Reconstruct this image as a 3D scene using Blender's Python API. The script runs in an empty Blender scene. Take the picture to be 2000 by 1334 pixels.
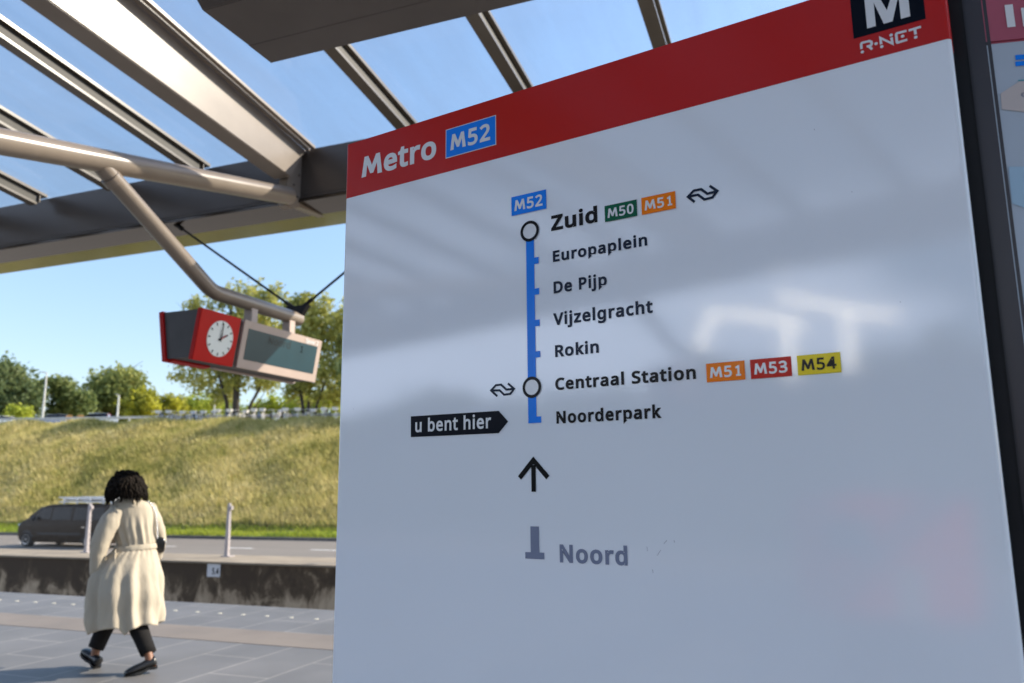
import bpy, bmesh, math, random
import numpy as np
from mathutils import Matrix, Vector
R = math.radians
random.seed(7); rng = np.random.default_rng(7)
SC = bpy.context.scene
COL = SC.collection

# ---------------------------------------------------------------- camera
FPX, EYE = 1556.0, 1.52                      # focal length in pixels of a 2000 px wide frame, eye height
PIT, ROL = R(10.246), R(-0.535)
_f = Vector((0, math.cos(PIT), math.sin(PIT)))
_u = Vector((0, -math.sin(PIT), math.cos(PIT)))
_r = Vector((1, 0, 0))
RT = math.cos(ROL)*_r + math.sin(ROL)*_u
UP = -math.sin(ROL)*_r + math.cos(ROL)*_u
O = Vector((0, 0, EYE))
cam = bpy.data.cameras.new('camera')
camo = bpy.data.objects.new('camera', cam); COL.objects.link(camo)
M = Matrix((RT, UP, -_f)).transposed().to_4x4(); M.translation = O
camo.matrix_world = M
cam.sensor_width = 36; cam.lens = 36*FPX/2000
cam.clip_start = .05; cam.clip_end = 3000
cam.dof.use_dof = True; cam.dof.focus_distance = 1.62; cam.dof.aperture_fstop = 4.8
SC.camera = camo
SC.render.resolution_x, SC.render.resolution_y = 1024, 683

# ---------------------------------------------------------------- sky and sun
SUN_AZ, SUN_EL = R(74), R(33)                # measured clockwise from +Y
wd = bpy.data.worlds.new('World'); SC.world = wd; wd.use_nodes = True
nt = wd.node_tree
sky = nt.nodes.new('ShaderNodeTexSky'); sky.sky_type = 'NISHITA'; sky.sun_disc = False
sky.sun_elevation = SUN_EL; sky.sun_rotation = SUN_AZ
sky.air_density = 1.0; sky.dust_density = 0.6; sky.ozone_density = 1.5
tint = nt.nodes.new('ShaderNodeMix'); tint.data_type = 'RGBA'; tint.blend_type = 'MULTIPLY'; tint.inputs[0].default_value = 1
geo = nt.nodes.new('ShaderNodeTexCoord'); sep = nt.nodes.new('ShaderNodeSeparateXYZ'); grad = nt.nodes.new('ShaderNodeValToRGB')
nt.links.new(geo.outputs['Generated'], sep.inputs[0]); nt.links.new(sep.outputs['Z'], grad.inputs[0]); nt.links.new(grad.outputs[0], tint.inputs[7])
grad.color_ramp.elements[0].position = 0; grad.color_ramp.elements[0].color = (.76, .70, .70, 1)
grad.color_ramp.elements[1].position = 1; grad.color_ramp.elements[1].color = (1.35, 1.35, 1.35, 1)
_e = grad.color_ramp.elements.new(.5); _e.color = (1.25, 1.29, 1.26, 1)
nt.links.new(sky.outputs[0], tint.inputs[6]); 
# invented bright cloud bank behind the camera, added to lighten the sign
dv = nt.nodes.new('ShaderNodeVectorMath'); dv.operation = 'DOT_PRODUCT'
_az, _el = R(-130), R(13); dv.inputs[1].default_value = (math.sin(_az)*math.cos(_el), math.cos(_az)*math.cos(_el), math.sin(_el))
nt.links.new(geo.outputs['Generated'], dv.inputs[0])
cn = nt.nodes.new('ShaderNodeTexNoise'); cn.inputs['Scale'].default_value = 3.2; cn.inputs['Detail'].default_value = 5; cmp_ = nt.nodes.new('ShaderNodeMapping')
cmp_.inputs['Scale'].default_value = (1, 1, 3.0); cmp_.inputs['Location'].default_value = (.3, .1, .25); nt.links.new(geo.outputs['Generated'], cmp_.inputs[0]); nt.links.new(cmp_.outputs[0], cn.inputs['Vector'])
c1 = nt.nodes.new('ShaderNodeMapRange'); c1.interpolation_type = 'SMOOTHSTEP'; c1.inputs['From Min'].default_value = .62; c1.inputs['From Max'].default_value = .95
nt.links.new(dv.outputs['Value'], c1.inputs[0])
c2 = nt.nodes.new('ShaderNodeMapRange'); c2.interpolation_type = 'SMOOTHSTEP'; c2.inputs['From Min'].default_value = .36; c2.inputs['From Max'].default_value = .56
nt.links.new(cn.outputs[0], c2.inputs[0])
c3 = nt.nodes.new('ShaderNodeMapRange'); c3.interpolation_type = 'SMOOTHSTEP'; c3.inputs['From Min'].default_value = .42; c3.inputs['From Max'].default_value = .24
nt.links.new(sep.outputs['Z'], c3.inputs[0])
cm = nt.nodes.new('ShaderNodeMath'); cm.operation = 'MULTIPLY'; nt.links.new(c1.outputs[0], cm.inputs[0]); nt.links.new(c2.outputs[0], cm.inputs[1])
cm2 = nt.nodes.new('ShaderNodeMath'); cm2.operation = 'MULTIPLY'; nt.links.new(cm.outputs[0], cm2.inputs[0]); nt.links.new(c3.outputs[0], cm2.inputs[1])
cl = nt.nodes.new('ShaderNodeMix'); cl.data_type = 'RGBA'; nt.links.new(cm2.outputs[0], cl.inputs[0]); nt.links.new(tint.outputs[2], cl.inputs[6]); cl.inputs[7].default_value = (12.6, 14.4, 18.0, 1)
nt.links.new(cl.outputs[2], nt.nodes['Background'].inputs[0])
nt.nodes['Background'].inputs[1].default_value = 0.15
sl = bpy.data.lights.new('sun', 'SUN'); sl.energy = 4.8; sl.angle = R(.5); sl.color = (1, .90, .74)
so = bpy.data.objects.new('sun', sl); COL.objects.link(so)
sd = Vector((math.sin(SUN_AZ)*math.cos(SUN_EL), math.cos(SUN_AZ)*math.cos(SUN_EL), math.sin(SUN_EL)))
so.rotation_euler = sd.to_track_quat('Z', 'Y').to_euler(); so.location = sd*60
SC.view_settings.view_transform = 'Standard'; SC.view_settings.look = 'None'
SC.view_settings.exposure = 0.8; SC.view_settings.gamma = 1
SC.cycles.max_bounces = 8; SC.cycles.transparent_max_bounces = 12

# ---------------------------------------------------------------- frames of reference
# station frame: x = along the platform (to the right), y = across it towards the tracks, z up
ST = R(-68.85+90-0)                          # azimuth of "across"
SROT = -ST
SX = Vector((math.cos(ST), -math.sin(ST), 0)); SY = Vector((math.sin(ST), math.cos(ST), 0)); SZ = Vector((0, 0, 1))
GX = R(-57.9)                                # azimuth of the sign's far end
SGX = Vector((-math.sin(GX), -math.cos(GX), 0)); SGY = Vector((math.cos(GX), -math.sin(GX), 0))

def ray(x, y): return _f + RT*((x-1000)/FPX) - UP*((y-667)/FPX)
def hit(x, y, n, c):
    d = ray(x, y); return O + d*((c-n.dot(O))/n.dot(d))
def stn(p): return Vector((p.dot(SX), p.dot(SY), p.z))         # world -> station
def on_z(x, y, z): return stn(hit(x, y, SZ, z))
def on_y(x, y, v): return stn(hit(x, y, SY, v))
def on_x(x, y, v): return stn(hit(x, y, SX, v))

# ---------------------------------------------------------------- materials
def mat(name, col, rough=.5, metal=0, spec=.5, var=0, vscale=8, bump=0, bscale=60, coat=0, col2=None, tc='Object', stretch=None):
    m = bpy.data.materials.new(name); m.use_nodes = True
    n = m.node_tree; b = n.nodes['Principled BSDF']
    b.inputs['Base Color'].default_value = (*col, 1); b.inputs['Roughness'].default_value = rough
    b.inputs['Metallic'].default_value = metal; b.inputs['Specular IOR Level'].default_value = spec
    b.inputs['Coat Weight'].default_value = coat; b.inputs['Coat Roughness'].default_value = .05
    if var or bump:
        t = n.nodes.new('ShaderNodeTexCoord'); src = t.outputs[tc]
        if stretch:
            mp = n.nodes.new('ShaderNodeMapping'); mp.inputs['Scale'].default_value = stretch
            n.links.new(src, mp.inputs[0]); src = mp.outputs[0]
    if var:
        x = n.nodes.new('ShaderNodeTexNoise'); x.inputs['Scale'].default_value = vscale; x.inputs['Detail'].default_value = 6
        n.links.new(src, x.inputs['Vector'])
        r = n.nodes.new('ShaderNodeValToRGB')
        c2 = col2 or tuple(min(1, c*(1+var)) for c in col)
        r.color_ramp.elements[0].position = .3; r.color_ramp.elements[1].position = .7
        r.color_ramp.elements[0].color = (*[c*(1-var) for c in col], 1) if not col2 else (*col, 1)
        r.color_ramp.elements[1].color = (*c2, 1)
        n.links.new(x.outputs[0], r.inputs[0]); n.links.new(r.outputs[0], b.inputs['Base Color'])
    if bump:
        x = n.nodes.new('ShaderNodeTexNoise'); x.inputs['Scale'].default_value = bscale; x.inputs['Detail'].default_value = 3
        n.links.new(src, x.inputs['Vector'])
        q = n.nodes.new('ShaderNodeBump'); q.inputs['Strength'].default_value = bump; q.inputs['Distance'].default_value = .01 if bump < .9 else .011
        n.links.new(x.outputs[0], q.inputs['Height']); n.links.new(q.outputs[0], b.inputs['Normal'])
    return m

def leaf_mat(name, cols, scale=.35, trans=.35):
    m = bpy.data.materials.new(name); m.use_nodes = True; n = m.node_tree
    b = n.nodes['Principled BSDF']; b.inputs['Roughness'].default_value = .6; b.inputs['Specular IOR Level'].default_value = .25
    g = n.nodes.new('ShaderNodeNewGeometry'); t = n.nodes.new('ShaderNodeTexCoord')
    x = n.nodes.new('ShaderNodeTexNoise'); x.inputs['Scale'].default_value = scale; x.inputs['Detail'].default_value = 4
    n.links.new(t.outputs['Object'], x.inputs['Vector'])
    a = n.nodes.new('ShaderNodeMath'); a.operation = 'MULTIPLY_ADD'; a.inputs[1].default_value = .38
    n.links.new(g.outputs['Random Per Island'], a.inputs[0])
    s = n.nodes.new('ShaderNodeMath'); s.operation = 'MULTIPLY_ADD'; s.inputs[1].default_value = 1.5; s.inputs[2].default_value = -.45
    n.links.new(x.outputs[0], s.inputs[0])
    x2 = n.nodes.new('ShaderNodeTexNoise'); x2.inputs['Scale'].default_value = scale*6; x2.inputs['Detail'].default_value = 3; n.links.new(t.outputs['Object'], x2.inputs['Vector'])
    s2 = n.nodes.new('ShaderNodeMath'); s2.operation = 'MULTIPLY_ADD'; s2.inputs[1].default_value = 1.1; n.links.new(x2.outputs[0], s2.inputs[0]); n.links.new(s.outputs[0], s2.inputs[2])
    s3 = n.nodes.new('ShaderNodeMath'); s3.operation = 'SUBTRACT'; s3.inputs[1].default_value = .55; n.links.new(s2.outputs[0], s3.inputs[0]); n.links.new(s3.outputs[0], a.inputs[2])
    r = n.nodes.new('ShaderNodeValToRGB'); e = r.color_ramp.elements
    while len(e) < len(cols): e.new(.5)
    for i, c in enumerate(cols): e[i].position = i/(len(cols)-1); e[i].color = (*c, 1)
    n.links.new(a.outputs[0], r.inputs[0]); n.links.new(r.outputs[0], b.inputs['Base Color'])
    tr = n.nodes.new('ShaderNodeBsdfTranslucent'); n.links.new(r.outputs[0], tr.inputs[0])
    mx = n.nodes.new('ShaderNodeMixShader'); mx.inputs[0].default_value = trans
    n.links.new(b.outputs[0], mx.inputs[1]); n.links.new(tr.outputs[0], mx.inputs[2])
    n.links.new(mx.outputs[0], n.nodes['Material Output'].inputs[0])
    return m

def glass_mat(name, tint=(.985, .99, 1), dirt_milk=.06, ior=1.45, gloss=1.0):
    m = bpy.data.materials.new(name); m.use_nodes = True; n = m.node_tree
    out = n.nodes['Material Output']; n.nodes.remove(n.nodes['Principled BSDF'])
    t = n.nodes.new('ShaderNodeBsdfTransparent'); t.inputs[0].default_value = (*tint, 1)
    g = n.nodes.new('ShaderNodeBsdfGlossy'); g.inputs['Roughness'].default_value = .03
    d = n.nodes.new('ShaderNodeBsdfDiffuse'); d.inputs[0].default_value = (.6, .62, .6, 1)
    lw = n.nodes.new('ShaderNodeLayerWeight'); lw.inputs[0].default_value = .5
    f = n.nodes.new('ShaderNodeMath'); f.operation = 'POWER'; f.inputs[1].default_value = 4.5
    n.links.new(lw.outputs['Facing'], f.inputs[0])
    fa = n.nodes.new('ShaderNodeMath'); fa.operation = 'MULTIPLY_ADD'; fa.inputs[1].default_value = .85; fa.inputs[2].default_value = .03
    n.links.new(f.outputs[0], fa.inputs[0]); f = fa
    tc = n.nodes.new('ShaderNodeTexCoord'); mp = n.nodes.new('ShaderNodeMapping'); mp.inputs['Scale'].default_value = (3, .5, 3)
    x = n.nodes.new('ShaderNodeTexNoise'); x.inputs['Scale'].default_value = 1.4; x.inputs['Detail'].default_value = 7
    n.links.new(tc.outputs['Object'], mp.inputs[0]); n.links.new(mp.outputs[0], x.inputs['Vector'])
    ml = n.nodes.new('ShaderNodeMath'); ml.operation = 'MULTIPLY'; ml.inputs[1].default_value = dirt_milk
    n.links.new(x.outputs[0], ml.inputs[0])
    gl = n.nodes.new('ShaderNodeMath'); gl.operation = 'MULTIPLY'; gl.inputs[1].default_value = gloss
    n.links.new(f.outputs[0], gl.inputs[0])
    m1 = n.nodes.new('ShaderNodeMixShader'); m2 = n.nodes.new('ShaderNodeMixShader')
    n.links.new(ml.outputs[0], m1.inputs[0]); n.links.new(t.outputs[0], m1.inputs[1]); n.links.new(d.outputs[0], m1.inputs[2])
    n.links.new(gl.outputs[0], m2.inputs[0]); n.links.new(m1.outputs[0], m2.inputs[1]); n.links.new(g.outputs[0], m2.inputs[2])
    n.links.new(m2.outputs[0], out.inputs[0])
    return m

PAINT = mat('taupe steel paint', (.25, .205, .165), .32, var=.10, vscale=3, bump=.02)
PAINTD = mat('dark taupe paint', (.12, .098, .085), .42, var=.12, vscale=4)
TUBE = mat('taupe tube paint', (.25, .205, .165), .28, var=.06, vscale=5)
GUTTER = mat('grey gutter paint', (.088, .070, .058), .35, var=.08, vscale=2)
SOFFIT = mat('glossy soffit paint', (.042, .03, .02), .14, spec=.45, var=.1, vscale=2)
PINK = mat('beige pink display paint', (.42, .33, .285), .45, var=.05, vscale=6)
DGREY = mat('charcoal panel', (.045, .04, .04), .5, var=.15, vscale=7)
BLACK = mat('black steel', (.010, .010, .012), .5, spec=.2, var=.2)
RED = mat('red enamel', (.46, .005, .005), .35, spec=.15, var=.06, vscale=4)
REDD = mat('red header film', (.52, .010, .006), .17, spec=.3, var=.03, vscale=3)
WHITE = mat('white enamel', (.84, .88, .945), .065, spec=.62, var=.015, vscale=2, bump=.006, bscale=260)
LETW = mat('white film', (.76, .77, .79), .2, var=.01)
LETK = mat('black film', (.008, .008, .010), .22, spec=.12, var=.1)
LETN = mat('dark navy film', (.010, .020, .045), .22, spec=.12, var=.1)
LETG = mat('grey blue film', (.20, .23, .34), .25, var=.05)
BLUE = mat('blue film', (.008, .225, .88), .2, spec=.15, var=.05)
GREEN = mat('green film', (.003, .11, .055), .2, spec=.15, var=.05)
ORANGE = mat('orange film', (.95, .215, .002), .2, spec=.15, var=.05)
RED53 = mat('deep red film', (.58, .018, .008), .2, spec=.12, var=.05)
YELL = mat('yellow film', (.88, .68, .01), .2, spec=.15, var=.05)
NAVY = mat('navy film', (.005, .007, .014), .2, spec=.07, var=.1)
ROOFGL = glass_mat('roof glass', dirt_milk=.16)

# ---------------------------------------------------------------- mesh helpers
class MB:
    def __init__(s): s.v = []; s.f = []
    def add(s, vs, fs):
        o = len(s.v); s.v += [tuple(p) for p in vs]; s.f += [tuple(i+o for i in f) for f in fs]
    def box(s, a, b):
        x0, y0, z0 = a; x1, y1, z1 = b
        s.hexa([(x0,y0,z0),(x1,y0,z0),(x1,y1,z0),(x0,y1,z0),(x0,y0,z1),(x1,y0,z1),(x1,y1,z1),(x0,y1,z1)])
    def hexa(s, p):   # bottom ring, top ring
        s.add(p, [(0,3,2,1),(4,5,6,7),(0,1,5,4),(1,2,6,5),(2,3,7,6),(3,0,4,7)])
    def prism(s, ring, off):   # ring of points, extruded by off
        n = len(ring); off = Vector(off)
        s.add([Vector(p) for p in ring]+[Vector(p)+off for p in ring],
              [tuple(range(n))[::-1], tuple(range(n, 2*n))]+[(i, (i+1) % n, n+(i+1) % n, n+i) for i in range(n)])
    def bar(s, a, b, w, h, up=(0, 0, 1)):
        a, b = Vector(a), Vector(b); d = (b-a).normalized(); x = d.cross(Vector(up)).normalized(); y = x.cross(d)
        r = [x*sx*w/2+y*sy*h/2 for sx, sy in ((-1,-1),(1,-1),(1,1),(-1,1))]
        s.hexa([a+q for q in r]+[b+q for q in r])
    def loft(s, rings, caps=True):
        n = len(rings[0]); o = len(s.v)
        for r in rings: s.v += [tuple(p) for p in r]
        for k in range(len(rings)-1):
            for i in range(n):
                j = (i+1) % n; s.f.append((o+k*n+i, o+k*n+j, o+(k+1)*n+j, o+(k+1)*n+i))
        if caps:
            s.f.append(tuple(o+i for i in range(n))[::-1]); e = o+(len(rings)-1)*n; s.f.append(tuple(e+i for i in range(n)))
    def tube(s, pts, rad, n=16, sq=1.0, ref=(0.13, 0.21, 1)):
        pts = [Vector(p) for p in pts]; rad = rad if hasattr(rad, '__len__') else [rad]*len(pts)
        rings = []
        for i, p in enumerate(pts):
            a = pts[max(i-1, 0)]; b = pts[min(i+1, len(pts)-1)]
            d = (b-a).normalized(); x = d.cross(Vector(ref)).normalized(); y = x.cross(d)
            k = 1.0
            if 0 < i < len(pts)-1:
                c = (pts[i]-a).normalized().dot(d); k = 1/max(.5, c)
            rr = rad[i] if hasattr(rad[i], '__len__') else (rad[i], rad[i]*sq)
            rings.append([p + x*math.cos(2*math.pi*t/n)*rr[0]*k + y*math.sin(2*math.pi*t/n)*rr[1] for t in range(n)])
        s.loft(rings)
    def ball(s, c, r, nu=16, nv=10):
        c = Vector(c); r = r if hasattr(r, '__len__') else (r, r, r)
        s.loft([[c+Vector((r[0]*math.sin(t)*math.cos(2*math.pi*i/nu), r[1]*math.sin(t)*math.sin(2*math.pi*i/nu), -r[2]*math.cos(t))) for i in range(nu)]
                for t in [math.pi*(k+.02)/(nv+.04) for k in range(nv+1)]])
    def mesh(s, name):
        me = bpy.data.meshes.new(name); me.from_pydata(s.v, [], s.f); me.update(); return me
    def build(s, name, m, parent=None, smooth=False, bevel=0, seg=2):
        me = s.mesh(name)
        bm = bmesh.new(); bm.from_mesh(me); bmesh.ops.recalc_face_normals(bm, faces=bm.faces)
        if bevel:
            bmesh.ops.bevel(bm, geom=[e for e in bm.edges if len(e.link_faces) == 2 and e.calc_face_angle(0) > .5], offset=bevel, segments=seg, affect='EDGES', clamp_overlap=True)
        bm.to_mesh(me); bm.free()
        return link(name, me, m, parent, smooth)

def link(name, me, m, parent=None, smooth=False):
    if m is not None: me.materials.append(m)
    if smooth:
        me.polygons.foreach_set('use_smooth', [True]*len(me.polygons))
        if smooth == 2: me.set_sharp_from_angle(angle=R(40))
    o = bpy.data.objects.new(name, me); COL.objects.link(o)
    if parent: o.parent = parent
    return o

def tag(o, label=None, cat=None, group=None, kind=None):
    if label: o['label'] = label
    if cat: o['category'] = cat
    if group: o['group'] = group
    if kind: o['kind'] = kind
    return o
def thing(name, label, cat, loc=(0, 0, 0), rot=0.0, group=None):
    o = bpy.data.objects.new(name, None); COL.objects.link(o); o.empty_display_size = .2
    o.location = loc; o.rotation_euler = (0, 0, rot)
    return tag(o, label, cat, group)
def kids(o): return [c for c in COL.objects if c.parent == o]
def copy_tree(o, parent=None):
    c = o.copy(); COL.objects.link(c)
    if parent: c.parent = parent
    for k in kids(o): copy_tree(k, c)
    return c
def station(o): o.rotation_euler = (0, 0, SROT); return o
def struct(name, mb, m, smooth=False): return station(tag(mb.build(name, m, None, smooth), kind='structure'))
def place(o, p, rot=0.0):    # put a thing at a point given in the station frame
    o.location = SX*p[0]+SY*p[1]+SZ*p[2]; o.rotation_euler = (0, 0, SROT+rot); return o

def np_mesh(name, verts, nper):     # verts (N, nper, 3): separate polygons
    N = len(verts); me = bpy.data.meshes.new(name)
    me.vertices.add(N*nper); me.vertices.foreach_set('co', verts.astype(np.float32).ravel())
    me.loops.add(N*nper); me.loops.foreach_set('vertex_index', np.arange(N*nper, dtype=np.int32))
    me.polygons.add(N); me.polygons.foreach_set('loop_start', np.arange(0, N*nper, nper, dtype=np.int32))
    me.update(calc_edges=True); return me

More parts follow.
